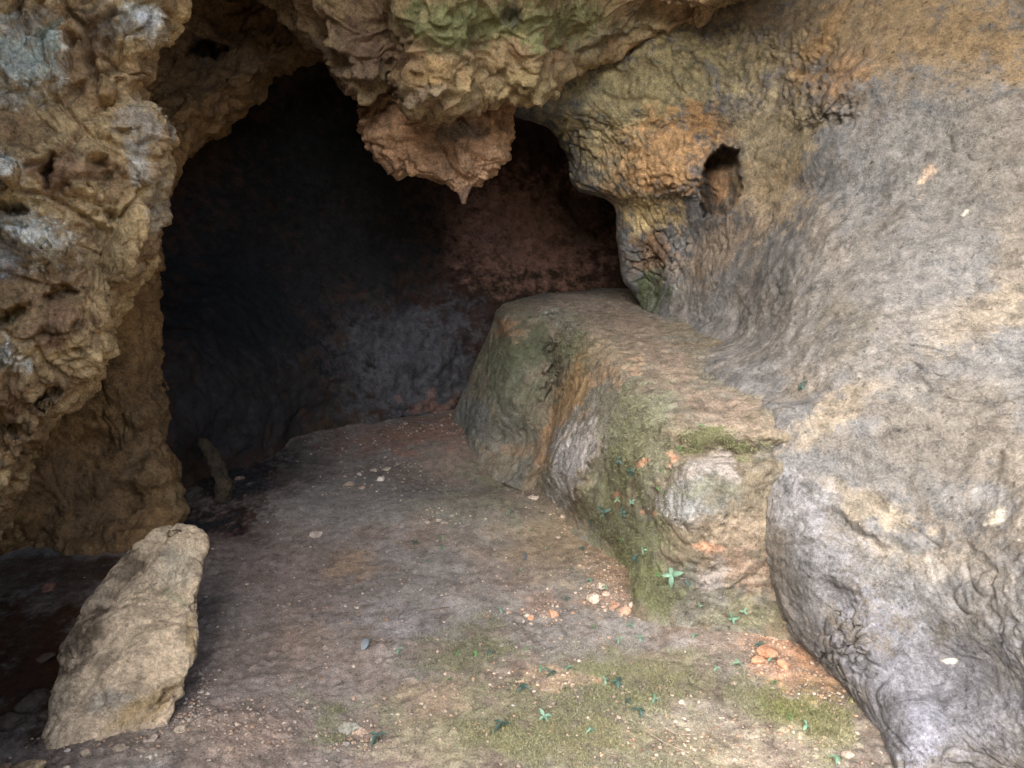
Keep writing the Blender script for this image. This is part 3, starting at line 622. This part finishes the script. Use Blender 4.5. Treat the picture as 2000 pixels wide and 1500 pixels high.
tip = body('stalactite', [(904, 909, 398, 4.40, .006), (897, 914, 386, 4.41, .02), (890, 919, 372, 4.42, .035), (884, 926, 356, 4.45, .06)], M_rock, [('fbm', .008, .06, 3, None)], C(.27, .18, .12), C(.22, .14, .09), (), 92, 30, 24, parent=lump, reg=False)
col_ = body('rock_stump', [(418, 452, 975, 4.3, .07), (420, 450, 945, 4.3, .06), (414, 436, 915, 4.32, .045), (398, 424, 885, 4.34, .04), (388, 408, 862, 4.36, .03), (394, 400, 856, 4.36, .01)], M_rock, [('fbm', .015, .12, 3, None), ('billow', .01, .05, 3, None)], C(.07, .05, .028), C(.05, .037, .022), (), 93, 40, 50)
tag(col_, 'thin leaning rock stump in the dark at the foot of the left wall', 'rock stump')

# ------------------------------------------------------------------ small things: stones, seedlings, leaves
rng = random.Random(5); nr_ = np.random.RandomState(8)
_cache = [(S[0], S[1], S[2], S[3]) + proj(S[0]) for S in SURF]
def spot(px, py, only=None, rad=5):
    """surface point and normal seen at a photo pixel"""
    best = None
    for (P_, N_, c_, nm, x_, y_, d_) in _cache:
        if only and nm not in only: continue
        k_ = np.where((np.abs(x_-px) < rad) & (np.abs(y_-py) < rad) & (d_ > .3))[0]
        if len(k_):
            j_ = k_[np.argmin(d_[k_])]
            if best is None or d_[j_] < best[2]: best = (P_[j_], N_[j_], d_[j_], nm)
    if best is None and rad < 30: return spot(px, py, only, rad*2)
    return best
def ico(sub):
    import bmesh
    bm = bmesh.new(); bmesh.ops.create_icosphere(bm, subdivisions=sub, radius=1)
    v = np.array([x.co[:] for x in bm.verts]); f = np.array([[w.index for w in x.verts] for x in bm.faces]); bm.free(); return v, f
ICO = {k: ico(k) for k in (1, 2, 4)}
def facet(sub, seed, n=11, rgh=.06):
    """broken stone: a ball cut by random planes"""
    v, f = ICO[sub]; r_ = np.random.RandomState(seed)
    nn = r_.normal(size=(n, 3)); nn /= np.linalg.norm(nn, axis=1)[:, None]; dd = r_.uniform(.5, .85, n)
    t = v @ nn.T; rad = np.where(t > .05, dd/np.maximum(t, .05), 9).min(1); rad = np.minimum(rad, 1.05)
    out = v*rad[:, None]
    if rgh: out = out + v*(rgh*fbm(v*2.3 + seed, seed, 4))[:, None]
    return out, f
def rotz(a): return np.array([[math.cos(a), -math.sin(a), 0], [math.sin(a), math.cos(a), 0], [0, 0, 1]])
def stone(px, py, w, colour, label, squash=.6, seed=0, elong=1.15, only=('ground',), group=None):
    b = spot(px, py + w*.35, only)
    sz = w/2/F*b[2]
    v, f = facet(4, seed)
    v = v*np.array([1*elong, 1, squash])*sz; v = v @ rotz(rng.uniform(-1, 1)).T
    col = np.array(colour)*(1 + .18*fbm(v*30/max(sz*30, .5) + seed, seed, 3))[:, None]
    o = mesh_from('stone', v, f, M_stone, np.clip(col, .02, .8))
    o.location = tuple(b[0] + np.array([0, 0, sz*squash*.35]))
    tag(o, label, 'stone', group)
    return o
TS = (.42, .33, .24)
STONES = [
 (352, 1412, 26, (.40, .32, .23), 'broken tan chip lying against the near right toe of the slab boulder'),
 (300, 1436, 20, (.42, .33, .25), 'small tan chip in the crumbs below the toe of the slab boulder'),
 (238, 1452, 24, (.38, .30, .22), 'tan chip half buried in front of the middle of the slab boulder'),
 (168, 1462, 18, (.36, .28, .20), 'brown chip below the near left corner of the slab boulder'),
 (687, 938, 24, (.40, .31, .23), 'angular brown stone, largest of the group on the dark floor before the chamber'),
 (746, 927, 19, (.50, .44, .37), 'pale rounded stone just right of the angular brown stone before the chamber'),
 (753, 907, 17, (.40, .34, .26), 'flat tan stone behind the pale rounded stone at the chamber floor'),
 (735, 911, 14, (.38, .32, .25), 'small tan stone on the left end of the row behind the pale rounded stone'),
 (700, 919, 11, (.42, .36, .30), 'tiny whitish stone behind the angular brown stone before the chamber'),
 (672, 925, 9, (.28, .2, .15), 'tiny dark stone left of the angular brown stone before the chamber'),
 (708, 947, 13, (.36, .26, .19), 'small pinkish stone right beside the angular brown stone before the chamber'),
 (728, 985, 9, (.34, .28, .23), 'tiny lone stone on the dark floor nearer than the chamber group'),
 (623, 1032, 25, (.44, .36, .29), 'lone pale flat stone on bare dark floor near the middle left'),
 (857, 1009, 14, (.48, .40, .31), 'pale stone at the left end of the mossy patch below the floor lip'),
 (837, 1014, 11, (.44, .36, .28), 'small tan stone left of the pale stone below the floor lip'),
 (879, 1002, 9, (.44, .38, .30), 'tiny pale stone right of the pale stone below the floor lip'),
 (868, 1014, 9, (.40, .32, .25), 'tiny tan stone in front of the pale stone below the floor lip'),
 (1047, 965, 19, (.52, .44, .36), 'pale wedge of stone lying where the floor lip meets the ledge foot'),
 (1096, 1001, 11, (.48, .38, .30), 'small stone in front of the grey boulder face at the ledge foot'),
 (1118, 990, 14, (.44, .37, .30), 'small rounded stone touching the grey boulder face at the ledge foot'),
 (1150, 1036, 20, (.50, .41, .34), 'pinkish white stone at the start of the rubble line along the ledge foot'),
 (1163, 1045, 14, (.46, .37, .31), 'smaller stone right behind the pinkish white one in the rubble line'),
 (1165, 1157, 32, (.52, .43, .34), 'largest pale stone in the rubble pile near the ledge foot'),
 (1171, 1136, 21, (.52, .44, .36), 'rounded pale stone behind the largest one in the rubble pile'),
 (1187, 1153, 17, (.44, .33, .25), 'tan stone on the right side of the largest pale rubble stone'),
 (1197, 1172, 26, (.46, .29, .20), 'orange pink clod in the middle of the rubble pile'),
 (1222, 1184, 26, (.46, .31, .22), 'orange pink clod at the right end of the rubble pile'),
 (1236, 1174, 19, (.50, .42, .35), 'pale stone closing the rubble pile against the green ledge foot'),
 (1210, 1194, 14, (.46, .36, .28), 'small stone on the near side of the rubble pile'),
 (1028, 1192, 15, (.50, .45, .36), 'cream stone left of the pair of orange chips on the grey floor'),
 (1041, 1199, 15, (.48, .28, .17), 'orange chip lying against the cream stone on the grey floor'),
 (1053, 1194, 13, (.46, .36, .29), 'tan chip right of the orange chip on the grey floor'),
 (1080, 1188, 22, (.42, .25, .16), 'flat orange clod in the crumbly patch right of the cream stone'),
 (683, 1413, 33, (.34, .33, .27), 'greenish grey flat stone at the bottom of the picture'),
 (709, 1421, 22, (.44, .33, .25), 'pinkish tan stone beside the greenish grey flat stone'),
 (676, 1443, 15, (.26, .24, .21), 'dark stone just below the greenish grey flat stone'),
 (790, 1309, 12, (.24, .21, .18), 'small dark stone on the edge of the moss, middle of the floor'),
 (828, 1374, 10, (.48, .42, .34), 'tiny cream stone alone on the moss below the small dark stone'),
 (998, 1372, 7, (.72, .70, .66), 'tiny white pebble alone on the green moss'),
 (1197, 1308, 13, (.42, .33, .25), 'tan stone lying in the moss beyond the orange crumbly streak'),
 (1090, 1042, 10, (.46, .38, .31), 'small pale stone on brown soil before the grey boulder face'),
 (1487, 1186, 10, (.50, .38, .30), 'pale stone on orange soil by the foot of the right wall'),
 (58, 1483, 62, (.40, .29, .17), 'tan rounded rock in the bottom left corner'),
 (8, 1490, 34, (.30, .20, .13), 'dark brown rock cut off by the bottom left corner'),
 (132, 1458, 12, (.48, .40, .34), 'pale pebble between the corner rock and the slab boulder'),
 (126, 1497, 16, (.52, .42, .34), 'pinkish pebble at the picture edge right of the corner rock'),
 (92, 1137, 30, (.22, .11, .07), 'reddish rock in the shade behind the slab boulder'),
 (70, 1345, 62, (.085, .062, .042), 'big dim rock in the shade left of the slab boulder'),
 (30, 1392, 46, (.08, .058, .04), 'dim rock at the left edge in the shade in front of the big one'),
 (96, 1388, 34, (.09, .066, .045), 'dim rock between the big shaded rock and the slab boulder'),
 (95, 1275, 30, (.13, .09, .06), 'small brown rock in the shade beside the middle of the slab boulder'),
 (462, 925, 18, (.22, .15, .11), 'dim stone on the dark floor right of the rock stump'),
 (1660, 1466, 22, (.46, .38, .31), 'pale stone wedged at the foot of the right wall, bottom right'),
 (1335, 1368, 16, (.46, .40, .34), 'pale chip in the dry litter, lower right floor'),
 (1432, 1330, 14, (.44, .36, .29), 'tan chip in the dry litter near the orange clods'),
 (1500, 1262, 44, (.50, .27, .17), 'big orange crumbly clod by the foot of the right wall'),
 (1478, 1282, 28, (.50, .29, .18), 'orange clod on the near left side of the big crumbly one'),
 (1532, 1288, 30, (.48, .27, .17), 'orange clod on the near right side of the big crumbly one'),
]
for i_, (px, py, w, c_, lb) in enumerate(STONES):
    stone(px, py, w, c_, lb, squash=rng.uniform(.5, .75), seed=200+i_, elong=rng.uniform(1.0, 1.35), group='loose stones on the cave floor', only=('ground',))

# gravel and crumbs nobody could count
def scatter(name, spots, mat, smin, smax, cols, seed, label, cat, surf='ground'):
    r_ = np.random.RandomState(seed); VV, FF, CC = [], [], []; nv = 0
    S = [c for c in _cache if c[3] == surf][0]
    v0, f0 = ICO[1]
    for (px, py, rx, ry, ang, n) in spots:
        n = int(n*1.8)
        a = r_.normal(size=(n, 2))*.55; ca, sa = math.cos(R(ang)), math.sin(R(ang))
        qx = px + a[:, 0]*rx*ca - a[:, 1]*ry*sa; qy = py + a[:, 0]*rx*sa + a[:, 1]*ry*ca
        qy = np.maximum(qy, 800)
        if surf == 'ground':
            B = K(qx, qy, z=0); B[:, 2] = ground_z(B[:, 0], B[:, 1])
        else:
            ok = np.where((S[6] > .3))[0]; B = np.array([S[0][ok[np.argmin((S[4][ok]-x)**2 + (S[5][ok]-y)**2)]] for x, y in zip(qx, qy)])
        for b in B:
            s_ = smin + (smax-smin)*r_.rand()**3
            v = v0*r_.uniform(.55, 1.15, (len(v0), 1))*np.array([1, r_.uniform(.6, 1), r_.uniform(.35, .7)])*s_
            v = v @ rotz(r_.uniform(0, 6.3)).T + b + np.array([0, 0, s_*.2])
            VV.append(v); FF.append(f0 + nv); nv += len(v0)
            CC.append(np.tile(np.array(cols[r_.randint(len(cols))])*r_.uniform(.75, 1.2), (len(v0), 1)))
    o = mesh_from(name, np.concatenate(VV), np.concatenate(FF), mat, np.concatenate(CC), smooth=False)
    return tag(o, label, cat, kind='stuff')
scatter('gravel', [(830, 830, 230, 30, -8, 420), (760, 900, 90, 30, 0, 90), (730, 940, 120, 40, 0, 70), (900, 850, 80, 14, 8, 70), (820, 905, 60, 18, 10, 40), (860, 1010, 60, 20, 0, 60), (1130, 1030, 120, 26, 35, 160), (1200, 1120, 60, 70, 50, 260),
    (1200, 1175, 80, 26, 10, 170), (1060, 1188, 60, 16, 0, 70), (950, 942, 120, 6, -3, 50), (1510, 1270, 70, 60, 50, 320), (1590, 1350, 50, 70, -50, 160), (1080, 1325, 120, 20, 5, 90), (1400, 1440, 260, 70, 0, 320), (1000, 1150, 500, 220, 0, 420),
    (1000, 1380, 560, 130, 0, 380), (480, 1420, 200, 80, 0, 200), (300, 1440, 160, 50, -10, 200), (240, 1428, 130, 16, -12, 260), (390, 1350, 20, 60, 20, 60), (680, 1430, 70, 26, 0, 60), (600, 1150, 260, 150, 0, 110), (1480, 1200, 90, 60, 20, 120)],
    M_stone, .002, .011, [(.44, .35, .27), (.50, .42, .34), (.34, .25, .18), (.46, .30, .20), (.30, .25, .21)], 3, 'crumbs and gravel strewn over the cave floor', 'gravel')

# moss and fine plant fuzz on the damp places
def fuzz(name, surf, n, h0, h1, seed, label):
    S = [c for c in _cache if c[3] == surf][0]; r_ = np.random.RandomState(seed)
    P_, N_, c_, x_, y_, d_ = S[0], S[1], S[2], S[4], S[5], S[6]
    green = np.clip((c_[:, 1] - c_[:, 0]*.93)/c_[:, 1]*6, 0, 1)*(d_ > .5)*(d_ < 5.2)*(x_ > -50)*(x_ < 2050)*(y_ > 0)*(y_ < 1550)
    k = r_.choice(len(P_), n, p=green/green.sum())
    B = P_[k] + r_.normal(size=(n, 3))*.004; Nn = N_[k]
    L = r_.normal(size=(n, 3)); up = Nn + .7*L; up /= np.linalg.norm(up, axis=1)[:, None]
    h = r_.uniform(h0, h1, n)[:, None]; side = np.cross(up, r_.normal(size=(n, 3))); side /= np.linalg.norm(side, axis=1)[:, None]
    w = h*.28
    V = np.stack([B - side*w - Nn*.001, B + side*w - Nn*.001, B + up*h], 1).reshape(-1, 3)
    f = np.arange(3*n).reshape(-1, 3)
    cc = np.repeat(c_[k]*r_.uniform(.75, 1.35, (n, 1))*np.array([1.05, 1.03, .92]), 3, axis=0)
    return tag(mesh_from(name, V, f, M_moss, np.clip(cc, .02, .5)), label, 'moss', kind='stuff')
M_moss = bpy.data.materials.new('moss'); M_moss.use_nodes = True
_b = M_moss.node_tree.nodes['Principled BSDF']; _a = M_moss.node_tree.nodes.new('ShaderNodeVertexColor'); _a.layer_name = 'Col'
M_moss.node_tree.links.new(_a.outputs[0], _b.inputs['Base Color']); _b.inputs['Roughness'].default_value = .9
fuzz('moss', 'ground', 80000, .003, .010, 5, 'short green moss carpeting the damp floor')
fuzz('moss', 'rock_ledge', 60000, .003, .009, 6, 'short green moss clinging to the sides of the ledge')

def leaf_material(name, c):
    m = bpy.data.materials.new(name); m.use_nodes = True; t = m.node_tree; b = t.nodes['Principled BSDF']
    no = t.nodes.new('ShaderNodeTexNoise'); no.inputs['Scale'].default_value = 90
    oi = t.nodes.new('ShaderNodeObjectInfo')
    rp = t.nodes.new('ShaderNodeValToRGB'); rp.color_ramp.elements[0].color = (c[0]*.6, c[1]*.6, c[2]*.6, 1); rp.color_ramp.elements[1].color = (c[0]*1.4, c[1]*1.35, c[2]*1.4, 1)
    ad = t.nodes.new('ShaderNodeMath'); ad.operation = 'MULTIPLY_ADD'; ad.inputs[1].default_value = .5; t.links.new(oi.outputs['Random'], ad.inputs[0]); t.links.new(no.outputs['Fac'], ad.inputs[2])
    sb = t.nodes.new('ShaderNodeMath'); sb.operation = 'SUBTRACT'; sb.inputs[1].default_value = .25; t.links.new(ad.outputs[0], sb.inputs[0])
    t.links.new(sb.outputs[0], rp.inputs[0]); t.links.new(rp.outputs[0], b.inputs['Base Color']); b.inputs['Roughness'].default_value = .55
    b.inputs['Subsurface Weight'].default_value = 0
    return m
L_dark = leaf_material('dark_bluish_leaf', (.045, .090, .072)); L_green = leaf_material('fresh_green_leaf', (.09, .23, .07)); L_teal = leaf_material('pale_teal_leaf', (.14, .26, .17)); L_dead = leaf_material('fallen_grey_leaf', (.15, .175, .18)); L_stem = leaf_material('thin_stem', (.12, .14, .06))
def leaf_mesh(L_, w, droop, seed):
    n = 9; V, Fq = [], []
    for i in range(n):
        t = i/(n-1); wid = w*math.sin(math.pi*min(1, t*.93+.035))**.8*(1 - .35*t)
        x = L_*t; z = L_*(.35*t - droop*t*t)
        for s_ in (-1, -.5, 0, .5, 1):
            V.append((x, s_*wid, z + abs(s_)*wid*.35 + .03*L_*math.sin(5*t+seed)*s_))
    for i in range(n-1):
        for j in range(4): a = i*5+j; Fq.append((a, a+1, a+6, a+5))
    return np.array(V), np.array(Fq)
def seedling_proto(kind, seed):
    r_ = random.Random(seed); mat = {'dark': L_dark, 'green': L_green, 'teal': L_teal}[kind]
    root = bpy.data.objects.new('seedling', None); scn.collection.objects.link(root); root.empty_display_size = .02
    h = .016 if kind != 'green' else .010
    th = np.linspace(0, 2*math.pi, 6, endpoint=False); V = []
    for k in range(4):
        t = k/3; rr = .0011*(1-.4*t)
        V += [(rr*math.cos(a) + .003*math.sin(2*t), rr*math.sin(a), -.004 + t*(h+.004)) for a in th]
    st = mesh_from('stem', np.array(V), grid_faces(4, 6, wrap=True), L_stem); st.parent = root
    nL = {'dark': r_.choice((4, 5, 6)), 'green': r_.choice((3, 4)), 'teal': r_.choice((3, 4, 5))}[kind]
    for k in range(nL):
        Ln = r_.uniform(.018, .027) if kind != 'green' else r_.uniform(.010, .016)
        v, f = leaf_mesh(Ln, Ln*r_.uniform(.2, .28), r_.uniform(.3, .8), r_.uniform(0, 6))
        o = mesh_from('leaf', v, f, mat); o.parent = root
        o.location = (.002, 0, h - .0015*k); o.rotation_euler = (0, r_.uniform(-.3, .35), k*2*math.pi/nL + r_.uniform(-.4, .4))
    return root
PROTO = {k: [seedling_proto(k, s_) for s_ in range(3)] for k in ('dark', 'green', 'teal')}
used = set()
def set_plant(px, py, kind, size, label, group):
    b = spot(px, py, ('ground', 'rock_ledge', 'wall_right'))
    i = rng.randrange(3); src = PROTO[kind][i]
    if (kind, i) in used:
        o = src.copy(); scn.collection.objects.link(o)
        for ch in list(src.children):
            c_ = ch.copy(); scn.collection.objects.link(c_); c_.parent = o
    else: o = src; used.add((kind, i))
    from mathutils import Vector
    n = Vector(b[1]).normalized(); n = (n + Vector((0, -.25, .55))).normalized()
    o.rotation_mode = 'QUATERNION'
    from mathutils import Quaternion
    o.rotation_quaternion = Vector((0, 0, 1)).rotation_difference(n) @ Quaternion((0, 0, 1), rng.uniform(0, 6.28))
    o.location = Vector(b[0]); o.scale = (size*.95,)*3
    tag(o, label, 'seedling', group)
GF_, GL_, GR_ = 'seedlings scattered over the cave floor', 'seedlings on the mossy side of the ledge', 'seedlings by the foot of the right wall'
PL = [
 (1001,1000,'dark',1.1,'dark seedling on the mossy lip of the floor hollow',GF_),(1041,1033,'green',1.4,'rounded bright seedling behind the upright blue grey leaf',GF_),(859,1050,'green',1.4,'fresh green seedling at the back edge of the moss',GF_),(861,1068,'green',1.1,'small seedling right in front of the one at the back edge of the moss',GF_),
 (810,1060,'dark',1.0,'dark seedling on a mossy clump at the far left of the plants',GF_),(841,1097,'green',.8,'tiny green sprout left of the brown soil patch',GF_),(1019,1111,'teal',.8,'small teal sprout just in front of the upright blue grey leaf',GF_),(1062,1069,'teal',.7,'tiny teal sprout right of the upright blue grey leaf',GF_),
 (1142,1072,'dark',1.4,'large spreading seedling on the brown soil before the rubble line',GF_),(1116,1034,'teal',.7,'tiny sprout on brown soil before the grey boulder face',GF_),(1113,1111,'dark',.8,'small dark sprout on brown soil between the plant and the rubble pile',GF_),(1150,1134,'teal',1.2,'long leaved seedling behind the rubble pile',GF_),
 (1151,1166,'green',1.2,'green seedling left of the largest rubble stone',GF_),(1178,1147,'teal',.9,'sprout wedged among the rubble stones',GF_),(976,1191,'teal',1.1,'pale flat seedling left of the cream stone',GF_),(1156,1223,'green',1.1,'bright upright sprout on the grey floor in front of the rubble pile',GF_),
 (1230,1222,'teal',1.1,'pale seedling right of the bright upright sprout',GF_),(1202,1250,'teal',.9,'small teal seedling in front of the bright upright sprout',GF_),(1247,1248,'teal',.9,'teal seedling between the rubble pile and the dry litter',GF_),
 (775,1271,'teal',1.0,'lone paired seedling right of the fallen grey leaf',GF_),(890,1275,'green',1.0,'left one of the three sprouts on the dark moss patch',GF_),(933,1277,'green',1.3,'brightest sprout on the dark moss patch',GF_),(957,1272,'dark',.9,'dark sprout on the right end of the dark moss patch',GF_),(1032,1266,'green',.7,'tiny green sprout at the edge of the grey floor',GF_),
 (880,1324,'green',1.1,'pale green sprouts on the left moss below the dark moss patch',GF_),(817,1324,'green',.6,'tiny sprout at the left margin of the moss',GF_),(1018,1344,'dark',1.5,'large bluish seedling in the middle of the moss carpet',GF_),(1055,1307,'teal',.9,'left one of three seedlings above the orange streak',GF_),
 (1072,1317,'dark',1.2,'middle one of three seedlings above the orange streak',GF_),(1107,1304,'teal',1.1,'right one of three seedlings above the orange streak',GF_),(1184,1331,'teal',1.2,'teal seedling at the right end of the orange streak',GF_),(1210,1335,'dark',1.3,'dark star shaped seedling next to the teal one by the orange streak',GF_),
 (1228,1370,'dark',.8,'small dark sprout in bright moss, right of centre',GF_),(1253,1393,'dark',1.4,'dark seedling at the left end of the dry litter',GF_),(1282,1370,'teal',1.2,'teal seedling above the dry litter',GF_),(1058,1402,'teal',1.2,'pale teal seedling on the near moss',GF_),(980,1421,'dark',1.5,'large dark seedling nearest the bottom edge of the picture',GF_),
 (1156,1425,'teal',1.0,'teal seedling low on the near moss, right of the pale teal one',GF_),(736,1443,'dark',1.5,'dark drooping seedling right of the greenish grey flat stone',GF_),(1102,1171,'dark',.7,'tiny dark sprout by the flat orange clod',GF_),(1327,1356,'green',.8,'small green sprout in the dry litter, lower right',GF_),(1395,1307,'teal',.8,'sprout on mossy soil left of the orange clods',GF_),
 (1206,906,'dark',1.3,'upper left one of the two dark rosettes on the ledge side',GL_),(1231,923,'dark',1.6,'lower right and larger one of the two dark rosettes on the ledge side',GL_),(1328,880,'green',1.2,'bright seedling at the inner corner of the lower step',GL_),(1444,896,'green',1.0,'bright flat seedling on the right of the lower step',GL_),
 (1371,828,'green',.9,'tiny bright sprout on the dusty top of the ledge',GL_),(1284,952,'green',1.0,'green seedling on the edge of the pale block below the step',GL_),(1295,967,'green',1.0,'green sprout just under another on the edge of the pale block',GL_),(1234,978,'teal',1.0,'teal seedling beside the upper orange spots on the ledge side',GL_),
 (1292,918,'green',.8,'tiny sprout under the corner of the lower step',GL_),(1218,1008,'dark',1.3,'dark hanging seedling right of the dark rosette low on the ledge',GL_),(1180,1002,'dark',1.7,'large dark rosette low on the ledge side, near the grey boulder face',GL_),(1150,1020,'dark',.9,'small dark seedling where the grey boulder face meets the moss',GL_),
 (1207,981,'teal',.9,'teal seedling left of the upper orange spots on the ledge side',GL_),(1310,1124,'teal',2.0,'largest seedling, pale teal with broad leaves, on the lower ledge side',GL_),(1282,1120,'green',1.2,'green sprout left of the largest pale seedling',GL_),(1340,1142,'dark',.8,'tiny sprout right of the largest pale seedling',GL_),
 (1212,1058,'green',1.2,'green seedling just above the rubble line on the ledge side',GL_),(1258,1079,'teal',.9,'teal sprout in the middle of the low mossy ledge side',GL_),(1240,1096,'dark',1.1,'dark seedling at the very foot of the ledge above the rubble pile',GL_),(1219,1143,'green',.7,'tiny green sprout on the rubble by the ledge foot',GL_),
 (1362,1187,'teal',.7,'tiny teal sprout on the talus below the step',GL_),(1426,1208,'teal',1.2,'teal seedling on the talus left of the right wall',GL_),(1452,1195,'teal',1.0,'teal sprout closest to the right wall on the talus',GL_),
 (1351,1241,'teal',1.0,'bluish sprout at the bottom of the talus',GR_),(1444,1297,'teal',1.1,'pale bluish sprout left of the orange clods by the wall',GR_),(1484,1256,'dark',1.1,'dark sprout growing out of the big orange crumbly clod',GR_),(1508,1288,'teal',1.3,'broad green seedling on the near edge of the orange clods',GR_),(1510,1330,'green',1.2,'bright sprouts on moss below the orange clods',GR_),
 (1540,1401,'green',1.3,'bright green seedling on the moss strip near the right wall',GR_),(1575,1419,'teal',1.1,'teal seedling closest to the right wall on the moss strip',GR_),(1635,1484,'teal',1.5,'teal seedling at the foot of the right wall, bottom edge of the picture',GR_),(1495,1378,'green',.8,'tiny sprout left on the moss strip near the right wall',GR_),(1564,752,'dark',1.3,'only dark seedling growing high on the bare right wall',GR_),
]
for a in PL: set_plant(*a)
# fallen leaves
def fallen(px, py, L_, lb, tilt, yaw):
    b = spot(px, py, ('ground',)); v, f = leaf_mesh(L_, L_*.30, .5, 1.0)
    o = mesh_from('fallen_leaf', v, f, L_dead); o.location = tuple(b[0] + np.array([0, 0, .004])); o.rotation_euler = (tilt, -.5, yaw)
    md = o.modifiers.new('thick', 'SOLIDIFY'); md.thickness = .0006
    return tag(o, lb, 'leaf')
fallen(1025, 1092, .050, 'upright blue grey leaf standing on brown soil before the ledge', 1.1, 1.3)
fallen(703, 1268, .055, 'curled grey leaf lying on bare grey floor left of the moss', .5, 1.2)
def twig(pts, r0, lb, c=(.16, .11, .07)):
    A = np.array([spot(x, y, ('ground',))[0] + np.array([0, 0, .004 + .004*math.sin(2.1*i)]) for i, (x, y) in enumerate(pts)])
    D = hermite(A, 0, [6]*(len(A)-1), np.arange(len(A))*1.0); th = np.linspace(0, 2*math.pi, 6, endpoint=False)
    Gt = D[:, None, :] + r0*(np.cos(th)[None, :, None]*np.array([0, .7, .7]) + np.sin(th)[None, :, None]*np.array([.6, -.5, .5]))
    o = mesh_from('twig', Gt.reshape(-1, 3), grid_faces(len(D), 6, wrap=True), M_stone, np.tile(C(*c), (len(D)*6, 1)))
    return tag(o, lb, 'twig', 'twigs on the floor')
twig([(716, 1250), (730, 1254), (748, 1256), (756, 1248)], .0016, 'thin stalk trailing right from the curled grey leaf')
twig([(1262, 1424), (1280, 1440), (1310, 1450), (1350, 1468)], .0018, 'longest pale twig in the dry litter on the lower right floor', (.38, .31, .25))
twig([(1300, 1418), (1325, 1432), (1360, 1430)], .0014, 'short pale twig behind the longest one in the dry litter', (.40, .33, .27))
twig([(840, 1190), (858, 1186), (876, 1184)], .0018, 'dark twig on the grey floor left of the pale flat seedling')
twig([(388, 1395), (383, 1375), (392, 1362)], .002, 'dark broken twig upright by the right toe of the slab boulder', (.06, .04, .03))

# ------------------------------------------------------------------ unseen rock shells added to block and shape the daylight
def shell(name, pts_rows, col, seed):
    G = net(pts_rows, 30, 24)
    N = normals(G)
    G = rough(G, N, [('fbm', .25, 2.5, 4, None), ('billow', .10, .9, 3, None)], seed)
    P = G.reshape(-1, 3)
    o = mesh_from(name, P, grid_faces(*G.shape[:2]), M_rock, paint(P, col, col*.8, (), seed, .6))
    return tag(o, kind='structure')
ROOF_Y = .6  # front edge of the added roof, limits the overhead sky
prof = [(-3.9, -.5), (-4.2, 1.2), (-4.0, 2.8), (-3.0, 3.9), (-1.5, 4.5), (0, 4.7), (1.6, 4.5), (3.0, 3.9), (3.9, 2.8), (4.2, 1.2), (4.0, -.5)]
sy = [(ROOF_Y, 1.0), (2.6, .99), (4.5, .98), (6.5, .95), (7.8, .7), (8.4, .35), (8.6, .02)]
light_block_shell = shell('light_block_shell', [[(x*k, y, max(-.5, z*(.4+.6*k) if k < .9 else z)) for (x, z) in prof] for (y, k) in sy], C(.2, .15, .09), 101)  # unseen outer shell, added so no light enters behind the walls
opp = shell('sky_block_slope', [[(x, y, z) for x in (-14, -8, -3, 2, 7, 12, 16)] for (y, z) in ((-5.5, -.3), (-6.5, 1.3), (-8.5, 3.4), (-12, 5.6), (-16, 7), (-26, 8))], C(.07, .075, .04), 102)  # unseen slope added behind the camera to block low sky
LX = ((2.4, -2.0), (1.4, -1.25), (.5, -1.3), (-.5, -1.7), (-2, -2.6), (-5, -4.5))
lside = shell('sky_block_bank', [[(xb + dx, y, z) for (y, xb) in LX] for (dx, z) in ((-.45, -.4), (-.2, .7), (-.05, 1.7), (0, 3.0), (-.3, 5.0), (-4, 7.0))], C(.18, .14, .08), 103)  # unseen overhang added on the left to cut off sky there
rside = shell('light_shaping_bank', [[(x, y, z) for y in (2.4, 1.0, -.5, -2.5, -5, -8)] for (x, z) in ((2.2, -.4), (2.8, 1.6), (3.8, 2.6), (5.6, 3.4), (9, 4.4))], C(.24, .2, .14), 104)  # unseen bank added to shape light, leaned outward to admit more sky
